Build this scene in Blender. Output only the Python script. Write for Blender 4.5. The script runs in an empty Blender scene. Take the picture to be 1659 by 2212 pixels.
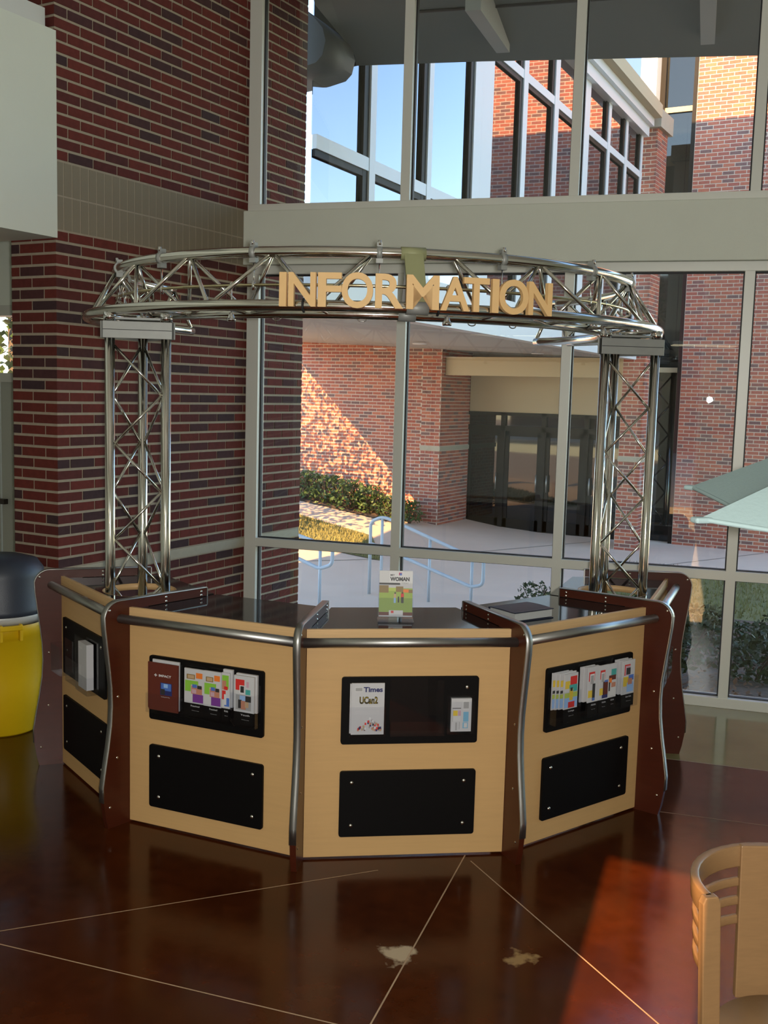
import bpy, bmesh, math, random
from mathutils import Vector, Matrix
random.seed(7)
R = math.radians
sc = bpy.context.scene
col = sc.collection

# ---------------------------------------------------------------- camera, sky, sun, exposure
CAM_H = 2.05
F_PX = 2274.97
cam_d = bpy.data.cameras.new('camera')
cam_d.sensor_fit = 'VERTICAL'
cam_d.sensor_height = 36.0
cam_d.lens = F_PX / 2212.0 * 36.0
cam_d.clip_start = 0.05
cam_d.clip_end = 400
cam = bpy.data.objects.new('camera', cam_d)
col.objects.link(cam)
yaw, pitch, roll = R(29.142), R(-6.4868), R(1.5502)
fw = Vector((-math.sin(yaw) * math.cos(pitch), math.cos(yaw) * math.cos(pitch), math.sin(pitch)))
r0 = Vector((math.cos(yaw), math.sin(yaw), 0))
u0 = r0.cross(fw)
rt = math.cos(roll) * r0 + math.sin(roll) * u0
up = -math.sin(roll) * r0 + math.cos(roll) * u0
m = Matrix((rt, up, -fw)).transposed().to_4x4()
m.translation = (0, 0, CAM_H)
cam.matrix_world = m
sc.camera = cam

SUN_EL = R(24.0)
SUN_TO = Vector((0.19 * math.cos(SUN_EL), -0.98 * math.cos(SUN_EL), math.sin(SUN_EL))).normalized()
world = bpy.data.worlds.new('sky')
sc.world = world
world.use_nodes = True
wn = world.node_tree.nodes
wl = world.node_tree.links
sky = wn.new('ShaderNodeTexSky')
sky.sky_type = 'NISHITA'
sky.sun_disc = False
sky.sun_elevation = R(28)
sky.sun_rotation = R(169)
sky.air_density = 1.0
sky.dust_density = 0.4
sky.ozone_density = 1.5
wl.new(sky.outputs[0], wn['Background'].inputs['Color'])
wn['Background'].inputs['Strength'].default_value = 0.62

sun_d = bpy.data.lights.new('sun', 'SUN')
sun_d.energy = 17.0
sun_d.color = (1.0, 0.56, 0.23)
sun_d.angle = R(0.2)
sun = bpy.data.objects.new('sun', sun_d)
col.objects.link(sun)
sun.rotation_euler = SUN_TO.to_track_quat('Z', 'Y').to_euler()
sun.location = (3, -20, 12)

fl_d = bpy.data.lights.new('camera_flash', 'POINT')
fl_d.energy = 385
fl_d.color = (1.0, 0.97, 0.92)
fl_d.shadow_soft_size = 0.035
flash = bpy.data.objects.new('camera_flash', fl_d)
col.objects.link(flash)
flash.location = Vector((0, 0, CAM_H)) + rt * 0.045 + up * 0.02 + fw * 0.03

sc.view_settings.view_transform = 'Standard'
sc.view_settings.look = 'None'
sc.view_settings.exposure = 0.24
sc.view_settings.gamma = 1.0
sc.view_settings.use_curve_mapping = False
sc.cycles.use_denoising = True
sc.cycles.max_bounces = 8
sc.cycles.transparent_max_bounces = 40
sc.cycles.sample_clamp_indirect = 6.0
sc.cycles.caustics_reflective = False
sc.cycles.caustics_refractive = False

# ---------------------------------------------------------------- materials
MATS = {}
def mat(name, color=(.5, .5, .5), rough=.5, metal=0.0, spec=.5, noise=0.0, nscale=8.0, bump=0.0, bscale=60.0, coat=0.0, stretch=None, emit=None, estr=0.0):
    if name in MATS: return MATS[name]
    mt = bpy.data.materials.new(name); MATS[name] = mt
    mt.use_nodes = True
    n = mt.node_tree.nodes; l = mt.node_tree.links
    b = n['Principled BSDF']
    b.inputs['Base Color'].default_value = (*color, 1)
    b.inputs['Roughness'].default_value = rough
    b.inputs['Metallic'].default_value = metal
    b.inputs['Specular IOR Level'].default_value = spec
    b.inputs['Coat Weight'].default_value = coat
    b.inputs['Coat Roughness'].default_value = .08
    if emit:
        b.inputs['Emission Color'].default_value = (*emit, 1)
        b.inputs['Emission Strength'].default_value = estr
    if noise > 0 or bump > 0:
        tc = n.new('ShaderNodeTexCoord'); mp = n.new('ShaderNodeMapping')
        l.new(tc.outputs['Object'], mp.inputs['Vector'])
        if stretch: mp.inputs['Scale'].default_value = stretch
    if noise > 0:
        tx = n.new('ShaderNodeTexNoise'); tx.inputs['Scale'].default_value = nscale; tx.inputs['Detail'].default_value = 5
        l.new(mp.outputs[0], tx.inputs['Vector'])
        mx = n.new('ShaderNodeMix'); mx.data_type = 'RGBA'
        mx.inputs['A'].default_value = (*[c * (1 - noise) for c in color], 1)
        mx.inputs['B'].default_value = (*[min(1, c * (1 + noise)) for c in color], 1)
        l.new(tx.outputs[0], mx.inputs['Factor']); l.new(mx.outputs['Result'], b.inputs['Base Color'])
    if bump > 0:
        t2 = n.new('ShaderNodeTexNoise'); t2.inputs['Scale'].default_value = bscale
        l.new(mp.outputs[0], t2.inputs['Vector'])
        bp = n.new('ShaderNodeBump'); bp.inputs['Strength'].default_value = bump; bp.inputs['Distance'].default_value = .01
        l.new(t2.outputs[0], bp.inputs['Height']); l.new(bp.outputs[0], b.inputs['Normal'])
    return mt

def brick_mat(name, stops, rough=.85):
    mt = bpy.data.materials.new(name); MATS[name] = mt
    mt.use_nodes = True
    n = mt.node_tree.nodes; l = mt.node_tree.links; b = n['Principled BSDF']
    b.inputs['Roughness'].default_value = rough
    b.inputs['Specular IOR Level'].default_value = .25
    oi = n.new('ShaderNodeObjectInfo'); ge = n.new('ShaderNodeNewGeometry')
    ad = n.new('ShaderNodeMath'); ad.operation = 'ADD'
    fr = n.new('ShaderNodeMath'); fr.operation = 'FRACT'
    l.new(oi.outputs['Random'], ad.inputs[0]); l.new(ge.outputs['Random Per Island'], ad.inputs[1]); l.new(ad.outputs[0], fr.inputs[0])
    cr = n.new('ShaderNodeValToRGB'); cr.color_ramp.interpolation = 'LINEAR'
    e = cr.color_ramp.elements
    while len(e) < len(stops): e.new(.5)
    for q, (p, c) in zip(e, stops): q.position = p; q.color = (*c, 1)
    l.new(fr.outputs[0], cr.inputs[0])
    tx = n.new('ShaderNodeTexNoise'); tx.inputs['Scale'].default_value = 28; tx.inputs['Detail'].default_value = 6
    l.new(ge.outputs['Position'], tx.inputs['Vector'])
    mx = n.new('ShaderNodeMix'); mx.data_type = 'RGBA'; mx.blend_type = 'MULTIPLY'; mx.inputs['Factor'].default_value = .55
    l.new(cr.outputs[0], mx.inputs['A']); l.new(tx.outputs[0], mx.inputs['B'])
    gm = n.new('ShaderNodeMix'); gm.data_type = 'RGBA'; gm.blend_type = 'ADD'; gm.inputs['Factor'].default_value = .22
    l.new(mx.outputs['Result'], gm.inputs['A']); l.new(cr.outputs[0], gm.inputs['B'])
    l.new(gm.outputs['Result'], b.inputs['Base Color'])
    bp = n.new('ShaderNodeBump'); bp.inputs['Strength'].default_value = .5; bp.inputs['Distance'].default_value = .004
    l.new(tx.outputs[0], bp.inputs['Height']); l.new(bp.outputs[0], b.inputs['Normal'])
    return mt

def glass_mat(name, tint=(1, 1, 1), refl=1.0, ior=1.45):
    mt = bpy.data.materials.new(name); MATS[name] = mt
    mt.use_nodes = True
    n = mt.node_tree.nodes; l = mt.node_tree.links
    n.remove(n['Principled BSDF'])
    out = n['Material Output']
    tr = n.new('ShaderNodeBsdfTransparent'); tr.inputs[0].default_value = (*tint, 1)
    gl = n.new('ShaderNodeBsdfGlossy'); gl.inputs['Roughness'].default_value = 0.0; gl.inputs['Color'].default_value = (1, 1, 1, 1)
    lw = n.new('ShaderNodeLayerWeight'); lw.inputs['Blend'].default_value = .5
    pw = n.new('ShaderNodeMath'); pw.operation = 'POWER'; pw.inputs[1].default_value = 5
    l.new(lw.outputs['Facing'], pw.inputs[0])
    mu = n.new('ShaderNodeMath'); mu.operation = 'MULTIPLY_ADD'; mu.inputs[1].default_value = .9 * refl; mu.inputs[2].default_value = .042 * refl
    l.new(pw.outputs[0], mu.inputs[0])
    ms = n.new('ShaderNodeMixShader')
    l.new(mu.outputs[0], ms.inputs[0]); l.new(tr.outputs[0], ms.inputs[1]); l.new(gl.outputs[0], ms.inputs[2])
    l.new(ms.outputs[0], out.inputs['Surface'])
    return mt

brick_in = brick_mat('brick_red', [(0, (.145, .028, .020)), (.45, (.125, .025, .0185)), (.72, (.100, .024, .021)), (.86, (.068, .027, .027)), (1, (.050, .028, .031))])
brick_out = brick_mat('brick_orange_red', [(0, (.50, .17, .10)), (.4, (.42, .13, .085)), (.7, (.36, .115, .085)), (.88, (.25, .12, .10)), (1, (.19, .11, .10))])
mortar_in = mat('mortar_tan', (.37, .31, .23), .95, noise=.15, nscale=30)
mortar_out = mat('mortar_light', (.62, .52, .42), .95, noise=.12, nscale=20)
soldier_m = mat('tan_soldier_block', (.255, .215, .15), .9, noise=.14, nscale=40, bump=.3, bscale=120)
precast_m = mat('precast_band', (.42, .38, .29), .9, noise=.1, nscale=25)
plaster_m = mat('beige_plaster', (.70, .73, .64), .85, noise=.04, nscale=3, bump=.08, bscale=200)
ceil_m = mat('ceiling_white', (.62, .60, .54), .9)
frame_m = mat('grey_aluminium_frame', (.72, .73, .67), .38, metal=.05, spec=.5)
gasket_m = mat('black_gasket', (.012, .012, .013), .6)
glass_m = glass_mat('clear_window_glass', (.95, .98, .975), .85)
acry_m = glass_mat('clear_acrylic', (.95, .96, .98), 1.0)
floor_m = None
maple_m = mat('maple_laminate', (.60, .37, .155), .42, noise=.07, nscale=5, stretch=(1, 1, 14))
maple_edge = mat('maple_edge', (.64, .41, .19), .45, noise=.16, nscale=6, stretch=(1, 1, 30))
fin_m = mat('mahogany_laminate', (.060, .0105, .0036), .34, noise=.2, nscale=6, stretch=(1, 1, 9), coat=.05)
black_m = mat('black_board', (.0045, .004, .004), .5, spec=.12)
counter_m = mat('black_gloss_counter', (.013, .012, .012), .06, spec=.55, noise=.3, nscale=60)
steel_m = mat('brushed_steel', (.42, .42, .40), .40, metal=1.0)
alu_m = mat('polished_aluminium', (.74, .72, .66), .13, metal=1.0)
alu_plate = mat('dull_aluminium_plate', (.30, .31, .29), .5, metal=.25, noise=.12, nscale=14)
chrome_m = mat('chrome', (.8, .8, .8), .06, metal=1.0)
rail_brass = mat('nickel_rail', (.66, .58, .36), .22, metal=1.0)
tape_m = mat('olive_joint_sleeve', (.30, .31, .16), .5, noise=.1, nscale=12)
letter_m = mat('mdf_letter', (.80, .52, .23), .6, noise=.06, nscale=30)
screw_m = mat('screw_steel', (.75, .73, .66), .2, metal=1.0)

# ---------------------------------------------------------------- mesh helpers
WLOC = {}
class G:
    def __init__(s): s.v = []; s.f = []; s.m = []; s.sm = []
    def add(s, vs, fs, mi=0, smooth=False):
        o = len(s.v); s.v += [tuple(p) for p in vs]
        for f in fs: s.f.append([o + i for i in f]); s.m.append(mi); s.sm.append(smooth)
    def box(s, c, size, ax=None, mi=0):
        c = Vector(c); X, Y, Z = ax or (Vector((1, 0, 0)), Vector((0, 1, 0)), Vector((0, 0, 1)))
        a, b, d = size[0] / 2, size[1] / 2, size[2] / 2
        vs = [c + X * (i * a) + Y * (j * b) + Z * (k * d) for i in (-1, 1) for j in (-1, 1) for k in (-1, 1)]
        s.add(vs, [(0, 1, 3, 2), (4, 6, 7, 5), (0, 4, 5, 1), (2, 3, 7, 6), (0, 2, 6, 4), (1, 5, 7, 3)], mi); return s
    def span(s, a, b, mi=0):
        s.box([(a[i] + b[i]) / 2 for i in range(3)], [abs(b[i] - a[i]) for i in range(3)], None, mi); return s
    def prism(s, poly, o, ux, uy, un, th, mi=0, smooth=False):
        o = Vector(o); n = len(poly)
        A = [o + ux * p[0] + uy * p[1] - un * (th / 2) for p in poly]
        B = [o + ux * p[0] + uy * p[1] + un * (th / 2) for p in poly]
        s.add(A + B, [tuple(range(n))[::-1], tuple(range(n, 2 * n))] , mi)
        s.add(A + B, [(i, (i + 1) % n, n + (i + 1) % n, n + i) for i in range(n)], mi, smooth); return s
    def tube(s, pts, r, seg=12, closed=False, mi=0, caps=True):
        pts = [Vector(p) for p in pts]; n = len(pts); rings = []
        prev = None
        for i, p in enumerate(pts):
            if closed: t = pts[(i + 1) % n] - pts[i - 1]
            else: t = pts[min(i + 1, n - 1)] - pts[max(i - 1, 0)]
            t.normalize()
            if prev is None:
                a = Vector((0, 0, 1)) if abs(t.z) < .9 else Vector((1, 0, 0))
                u = t.cross(a).normalized()
            else:
                u = (prev - t * prev.dot(t)).normalized()
            prev = u; w = t.cross(u)
            rr = r[i] if isinstance(r, (list, tuple)) else r
            rings.append([p + (u * math.cos(2 * math.pi * k / seg) + w * math.sin(2 * math.pi * k / seg)) * rr for k in range(seg)])
        vs = [q for rg in rings for q in rg]; fs = []
        for i in range(n if closed else n - 1):
            j = (i + 1) % n
            for k in range(seg): fs.append((i * seg + k, i * seg + (k + 1) % seg, j * seg + (k + 1) % seg, j * seg + k))
        s.add(vs, fs, mi, True)
        if caps and not closed:
            s.add(rings[0], [tuple(range(seg))[::-1]], mi); s.add(rings[-1], [tuple(range(seg))], mi)
        return s
    def lathe(s, prof, c, seg=32, mi=0, axis=None):
        c = Vector(c); n = len(prof); vs = []
        for r_, z in prof:
            for k in range(seg):
                a = 2 * math.pi * k / seg
                if axis is None: vs.append(c + Vector((r_ * math.cos(a), r_ * math.sin(a), z)))
                else: vs.append(c + axis[0] * (r_ * math.cos(a)) + axis[1] * (r_ * math.sin(a)) + axis[2] * z)
        fs = [(i * seg + k, i * seg + (k + 1) % seg, (i + 1) * seg + (k + 1) % seg, (i + 1) * seg + k) for i in range(n - 1) for k in range(seg)]
        s.add(vs, fs, mi, True); return s
    def quad(s, a, b, c, d, mi=0): s.add([a, b, c, d], [(0, 1, 2, 3)], mi); return s

def _place(o, parent, wc):
    WLOC[o.name] = Vector(wc)
    if parent is not None:
        o.parent = parent; o.location = Vector(wc) - WLOC[parent.name]
    else: o.location = wc

def obj(name, g, mats, parent=None, bevel=0.0, origin=None, fixn=True):
    if not isinstance(mats, (list, tuple)): mats = [mats]
    lo = [min(v[i] for v in g.v) for i in range(3)]; hi = [max(v[i] for v in g.v) for i in range(3)]
    c = Vector(origin) if origin is not None else Vector([(a + b) / 2 for a, b in zip(lo, hi)])
    me = bpy.data.meshes.new(name)
    me.from_pydata([(v[0] - c.x, v[1] - c.y, v[2] - c.z) for v in g.v], [], g.f)
    for mt in mats: me.materials.append(mt)
    me.polygons.foreach_set('material_index', g.m); me.polygons.foreach_set('use_smooth', g.sm)
    if fixn or bevel > 0:
        bm = bmesh.new(); bm.from_mesh(me)
        bmesh.ops.remove_doubles(bm, verts=bm.verts, dist=1e-6)
        bmesh.ops.recalc_face_normals(bm, faces=bm.faces)
        if bevel > 0:
            es = [e for e in bm.edges if len(e.link_faces) == 2 and e.calc_face_angle(0) > .6]
            bmesh.ops.bevel(bm, geom=es, offset=bevel, segments=2, affect='EDGES', profile=.5)
        bm.to_mesh(me); bm.free()
    me.update()
    o = bpy.data.objects.new(name, me); col.objects.link(o)
    _place(o, parent, c)
    return o

def empty(name, loc, label=None, cat=None, group=None, parent=None):
    o = bpy.data.objects.new(name, None); col.objects.link(o); o.empty_display_size = .1
    _place(o, parent, loc)
    if label: tag(o, label, cat, group)
    return o
def tag(o, label, cat, group=None):
    o['label'] = label; o['category'] = cat
    if group: o['group'] = group
    return o
def struct(o, label=None):
    o['kind'] = 'structure'
    if label: o['label'] = label; 
    return o
def inst(name, src_mesh, parent, wc, rot=None, scale=None):
    o = bpy.data.objects.new(name, src_mesh); col.objects.link(o)
    _place(o, parent, wc)
    if rot is not None: o.rotation_euler = rot
    if scale is not None: o.scale = scale
    return o
def text_geo(body, size=1.0, extrude=0.0, offset=0.0):
    cu = bpy.data.curves.new('t', 'FONT'); cu.body = body; cu.size = size; cu.extrude = extrude; cu.offset = offset; cu.resolution_u = 6
    to = bpy.data.objects.new('t', cu); col.objects.link(to)
    dg = bpy.context.evaluated_depsgraph_get(); dg.update()
    me = bpy.data.meshes.new_from_object(to.evaluated_get(dg))
    vs = [Vector(v.co) for v in me.vertices]; fs = [tuple(p.vertices) for p in me.polygons]
    bpy.data.objects.remove(to); bpy.data.curves.remove(cu); bpy.data.meshes.remove(me)
    return vs, fs
def put_text(g, body, o, ux, uy, un, w, h, mi=0, extrude=0.0, offset=0.0):
    """fit text into w x h with lower-left corner at o"""
    vs, fs = text_geo(body, 1.0, extrude, offset)
    if not vs: return
    x0 = min(v.x for v in vs); x1 = max(v.x for v in vs); y0 = min(v.y for v in vs); y1 = max(v.y for v in vs)
    sx = w / max(1e-6, x1 - x0); sy = h / max(1e-6, y1 - y0)
    g.add([Vector(o) + ux * ((v.x - x0) * sx) + uy * ((v.y - y0) * sy) + un * v.z for v in vs], fs, mi)
UP = Vector((0, 0, 1))

# ---------------------------------------------------------------- building constants
XL, YC, YW, PHI = -4.776, 4.54, 6.398, R(12.349)
WD = Vector((math.cos(PHI), math.sin(PHI), 0)); WN = Vector((-math.sin(PHI), math.cos(PHI), 0))   # WN points outside
WO = Vector((XL, YW, 0))
def WP(s, off, z): return WO + WD * s + WN * off + UP * z
ROOM_H = 7.0
YB = -6.0
XR = 6.4

# ---------------------------------------------------------------- floor
def make_floor_mat():
    mt = bpy.data.materials.new('polished_stained_concrete'); MATS['floor'] = mt
    mt.use_nodes = True
    n = mt.node_tree.nodes; l = mt.node_tree.links; b = n['Principled BSDF']
    ge = n.new('ShaderNodeNewGeometry')
    t1 = n.new('ShaderNodeTexNoise'); t1.inputs['Scale'].default_value = 1.7; t1.inputs['Detail'].default_value = 8; t1.inputs['Roughness'].default_value = .65
    t2 = n.new('ShaderNodeTexNoise'); t2.inputs['Scale'].default_value = 14; t2.inputs['Detail'].default_value = 6
    l.new(ge.outputs['Position'], t1.inputs['Vector']); l.new(ge.outputs['Position'], t2.inputs['Vector'])
    cr = n.new('ShaderNodeValToRGB'); e = cr.color_ramp.elements
    e[0].position = .32; e[0].color = (.040, .0075, .0014, 1); e[1].position = .72; e[1].color = (.092, .019, .0028, 1)
    l.new(t1.outputs[0], cr.inputs[0])
    mx = n.new('ShaderNodeMix'); mx.data_type = 'RGBA'; mx.blend_type = 'MULTIPLY'; mx.inputs['Factor'].default_value = .5
    l.new(cr.outputs[0], mx.inputs['A']); l.new(t2.outputs[0], mx.inputs['B'])
    cur = mx.outputs['Result']
    # two pale worn spots in the stain
    for (x, y, r_, c) in ((-1.70, 3.25, .075, (.50, .40, .26)), (-1.31, 3.46, .06, (.33, .20, .08))):
        d = n.new('ShaderNodeVectorMath'); d.operation = 'DISTANCE'; d.inputs[1].default_value = (x, y, 0)
        l.new(ge.outputs['Position'], d.inputs[0])
        ad = n.new('ShaderNodeMath'); ad.operation = 'MULTIPLY_ADD'; ad.inputs[1].default_value = .22; ad.inputs[2].default_value = -.11
        l.new(t2.outputs[0], ad.inputs[0])
        sm = n.new('ShaderNodeMath'); sm.operation = 'ADD'; l.new(d.outputs['Value'], sm.inputs[0]); l.new(ad.outputs[0], sm.inputs[1])
        mr = n.new('ShaderNodeMapRange'); mr.inputs['From Min'].default_value = r_; mr.inputs['From Max'].default_value = r_ * .55
        mr.inputs['To Min'].default_value = 0; mr.inputs['To Max'].default_value = .8
        l.new(sm.outputs[0], mr.inputs['Value'])
        m2 = n.new('ShaderNodeMix'); m2.data_type = 'RGBA'; m2.inputs['B'].default_value = (*c, 1)
        l.new(mr.outputs[0], m2.inputs['Factor']); l.new(cur, m2.inputs['A']); cur = m2.outputs['Result']
    l.new(cur, b.inputs['Base Color'])
    rr = n.new('ShaderNodeMapRange'); rr.inputs['To Min'].default_value = .10; rr.inputs['To Max'].default_value = .24
    l.new(t2.outputs[0], rr.inputs['Value']); l.new(rr.outputs[0], b.inputs['Roughness'])
    b.inputs['Specular IOR Level'].default_value = .28
    bp = n.new('ShaderNodeBump'); bp.inputs['Strength'].default_value = .04; bp.inputs['Distance'].default_value = .01
    l.new(t2.outputs[0], bp.inputs['Height']); l.new(bp.outputs[0], b.inputs['Normal'])
    return mt
floor_m = make_floor_mat()
olive_floor = mat('polished_olive_concrete', (.19, .165, .06), .13, noise=.3, nscale=3, bump=.06, bscale=9)
groove_m = mat('floor_joint', (.36, .24, .14), .8, noise=.4, nscale=9)
g = G()
BW = 1.18                                                     # width of the olive border along the glass
B0 = WP(-3, -BW, 0); B1 = WP(12, -BW, 0)
fl = [(-7.4, YB - .2), (XR + .2, YB - .2), (B1.x, B1.y), (B0.x, B0.y)]
g.add([(x, y, 0) for x, y in fl] + [(x, y, -.12) for x, y in fl], [(0, 1, 2, 3), (7, 6, 5, 4), (0, 4, 5, 1), (1, 5, 6, 2), (2, 6, 7, 3), (3, 7, 4, 0)])
floor = struct(obj('floor', g, floor_m, origin=(0, 0, 0)), 'polished red brown stained concrete floor')
g = G()
fb = [B0, B1, WP(12, .14, 0), WP(-3, .14, 0)]
g.add([p for p in fb] + [p - UP * .12 for p in fb], [(0, 1, 2, 3), (7, 6, 5, 4), (0, 4, 5, 1), (1, 5, 6, 2), (2, 6, 7, 3), (3, 7, 4, 0)])
obj('border_slab', g, olive_floor, floor)
def joint(a, b, w=.006):
    a = Vector((*a, .0006)); b = Vector((*b, .0006)); d = (b - a).normalized(); p = Vector((-d.y, d.x, 0)) * w / 2
    gg = G(); gg.add([a - p, b - p, b + p, a + p], [(0, 1, 2, 3)]); obj('floor_joint', gg, groove_m, floor)
joint((-3.6, 1.89), (-2.10, 3.80)); joint((-3.05, 2.515), (-.95, 2.885)); joint((-1.845, 4.14), (-1.42, 2.1)); joint((-1.80, 4.10), (-.2, 2.9))
joint((B0.x, B0.y), (B1.x, B1.y), .007); joint((-1.55, 5.05), (-.7, 5.25), .004)

# ---------------------------------------------------------------- bricks
def brick_mesh(name, mt):
    g = G(); g.box((0, 0, 0), (1, 1, 1))
    me = bpy.data.meshes.new(name); me.from_pydata(g.v, [], g.f); me.materials.append(mt)
    bm = bmesh.new(); bm.from_mesh(me); bmesh.ops.recalc_face_normals(bm, faces=bm.faces); bm.to_mesh(me); bm.free()
    return me
BR_IN = brick_mesh('brick', brick_in)
SO_IN = brick_mesh('soldier_block', soldier_m)
def courses(length, z0, z1, ch, bl, off=0.0, mort=.0120, bed=.0160):
    """running bond: list of (u0,u1,z0,z1)"""
    out = []; nc = max(1, round((z1 - z0) / ch)); ch = (z1 - z0) / nc
    for k in range(nc):
        u = -bl + ((bl / 2) if (k + off) % 2 else 0)
        while u < length:
            a, b = max(u, 0), min(u + bl, length); u += bl
            if b - a > .03: out.append((a + mort / 2, b - mort / 2, z0 + k * ch + bed / 2, z0 + (k + 1) * ch - bed / 2))
    return out

# left wall: mortar core with bricks on the faces
WY1 = 7.15; PX0 = -5.155
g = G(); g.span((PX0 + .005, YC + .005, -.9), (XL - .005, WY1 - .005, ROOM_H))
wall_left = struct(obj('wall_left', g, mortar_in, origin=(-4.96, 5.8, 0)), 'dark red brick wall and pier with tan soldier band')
cand = []
BD = .03
for (z0, z1, off) in ((.929, 2.944, 0), (3.338, 6.95, 1), (-.85, .862, 1)):
    for a, b, c, d in courses(WY1 - YC, z0, z1, .0672, .203, off):
        cand.append((Vector((XL - BD / 2, YC + (a + b) / 2 - (.003 if a < .02 else 0), (c + d) / 2)), Vector((BD, b - a + (.0055 if a < .02 else 0), d - c))))
    for a, b, c, d in courses(XL - PX0, z0, z1, .0672, .203, off + 1):
        cand.append((Vector((XL - (a + b) / 2 + (.003 if a < .02 else 0), YC + BD / 2 - .0004, (c + d) / 2)), Vector((b - a + (.0055 if a < .02 else 0), BD, d - c))))
    for a, b, c, d in courses(XL - PX0, z0, z1, .0672, .203, off + 1):
        cand.append((Vector((XL - (a + b) / 2, WY1 - BD / 2, (c + d) / 2)), Vector((b - a - .004, BD, d - c))))
def seen(p):
    q = p - Vector((0, 0, CAM_H)); zc = q.dot(fw)
    x = F_PX * q.dot(rt) / zc + 829.5; y = 1106 - F_PX * q.dot(up) / zc
    if not (-10 < x < 1670 and -10 < y < 1300): return False
    if p.y < YC + .05 and 2.9 < p.z < 4.03: return False
    if p.y > 7.1: return False
    return True
cand.sort(key=lambda t: (0 if seen(t[0]) else 1, (t[0] - Vector((0, 0, CAM_H))).length))
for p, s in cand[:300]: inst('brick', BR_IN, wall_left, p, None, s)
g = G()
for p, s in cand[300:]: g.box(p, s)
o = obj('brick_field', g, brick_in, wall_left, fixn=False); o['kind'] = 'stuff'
# soldier band, two rows of tan blocks standing on end
nb = round((WY1 - YC) / .0677)
for row in range(2):
    for k in range(nb):
        w = (WY1 - YC) / nb
        inst('soldier_block', SO_IN, wall_left, (XL - BD / 2 - .003, YC + (k + .5) * w, 2.944 + (row + .5) * .197), None, (BD, w - .009, .197 - .010))
g = G()
g.box((XL - .012, (YC + YW) / 2 + .35, .8955), (.03, WY1 - YC - .01, .064))
obj('precast_band', g, precast_m, wall_left)

# balcony fascia and soffit over the side passage
g = G(); g.span((-7.4, YB, 2.893), (XL + .02, YC - .006, 4.05))
bal = struct(obj('wall_balcony', g, plaster_m), 'beige plaster balcony front above the side passage')
g = G(); g.span((XL - .17, YB, 4.052), (XL - .03, YC - .04, 4.17)); obj('rail_curb', g, mat('white_paint', (.62, .62, .58), .5), bal)
g = G(); g.span((XL - .12, YB, 5.02), (XL - .06, YC - .04, 5.08)); obj('top_rail', g, MATS['white_paint'], bal)
for k in range(24):
    g = G(); y = YC - .13 - k * .11; g.span((XL - .10, y - .012, 4.17), (XL - .08, y + .012, 5.02)); obj('baluster', g, gasket_m, bal)

# side passage end wall with a door
AY = 5.8
door_grey = mat('grey_green_door', (.36, .37, .31), .5)
g = G()
g.span((-7.4, AY, 2.64), (-5.16, AY + .15, 3.4)); g.span((-7.4, YC, 3.3), (-5.16, AY, 3.45)); g.span((-7.4, YC - .004, 2.893), (-7.39, AY, 3.4)); g.span((-7.4, AY, 0), (-7.30, AY + .15, 2.64)); g.span((-6.2, AY, 0), (-5.16, AY + .15, 2.64))
struct(obj('wall_passage', g, plaster_m), 'beige plaster wall at the end of the passage')
d1 = struct(empty('door_1', (-6.75, AY, 0)), 'grey passage door with a glazed transom')
g = G()
g.span((-7.3, AY - .03, 2.56), (-6.2, AY + .1, 2.64)); g.span((-7.3, AY - .03, 2.05), (-6.2, AY + .1, 2.12))
g.span((-7.3, AY - .03, 0), (-7.22, AY + .1, 2.56)); g.span((-6.28, AY - .03, 0), (-6.2, AY + .1, 2.56))
obj('door_frame', g, mat('pale_frame', (.52, .52, .46), .45), d1)
g = G(); g.span((-7.22, AY + .02, .01), (-6.76, AY + .06, 2.05)); lf = obj('door_leaf', g, door_grey, d1)
g = G(); g.span((-6.74, AY + .02, .01), (-6.28, AY + .06, 2.05)); obj('door_leaf', g, door_grey, d1)
g = G(); g.span((-6.86, AY - .05, 1.09), (-6.64, AY - .01, 1.13)); obj('push_bar', g, mat('dark_bronze', (.06, .05, .04), .4, metal=.6), d1)
g = G(); g.span((-7.22, AY + .04, 2.12), (-6.28, AY + .05, 2.56)); obj('transom_pane', g, glass_m, d1)

# rest of the shell behind and beside the camera
g = G()
OX0, OX1, OZ = .74, 1.20, 4.85  # narrow opening made up to let sun reach only the floor patch
g.span((-7.4, YB - .2, 0), (OX0, YB, ROOM_H)); g.span((OX1, YB - .2, 0), (XR + .2, YB, ROOM_H)); g.span((OX0, YB - .2, OZ), (OX1, YB, ROOM_H))
struct(obj('wall_back', g, plaster_m), 'beige wall behind the viewer with a tall narrow opening')
g = G(); g.span((XR, YB, 0), (XR + .2, 8.95, ROOM_H)); struct(obj('wall_right', g, plaster_m), 'beige side wall')
g = G(); g.span((-7.6, YB, 0), (-7.4, AY + .15, 2.893)); struct(obj('wall_passage_side', g, plaster_m), 'beige passage side wall')
g = G(); g.span((XL - .5, YB, 4.06), (XL - .3, YC, ROOM_H)); struct(obj('wall_upper_side', g, plaster_m), 'beige wall behind the balcony rail')
g = G(); g.span((XL - .5, YB - .2, ROOM_H), (XR + .2, 8.4, 13.3)); struct(obj('ceiling', g, ceil_m), 'white ceiling and roof')

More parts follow.
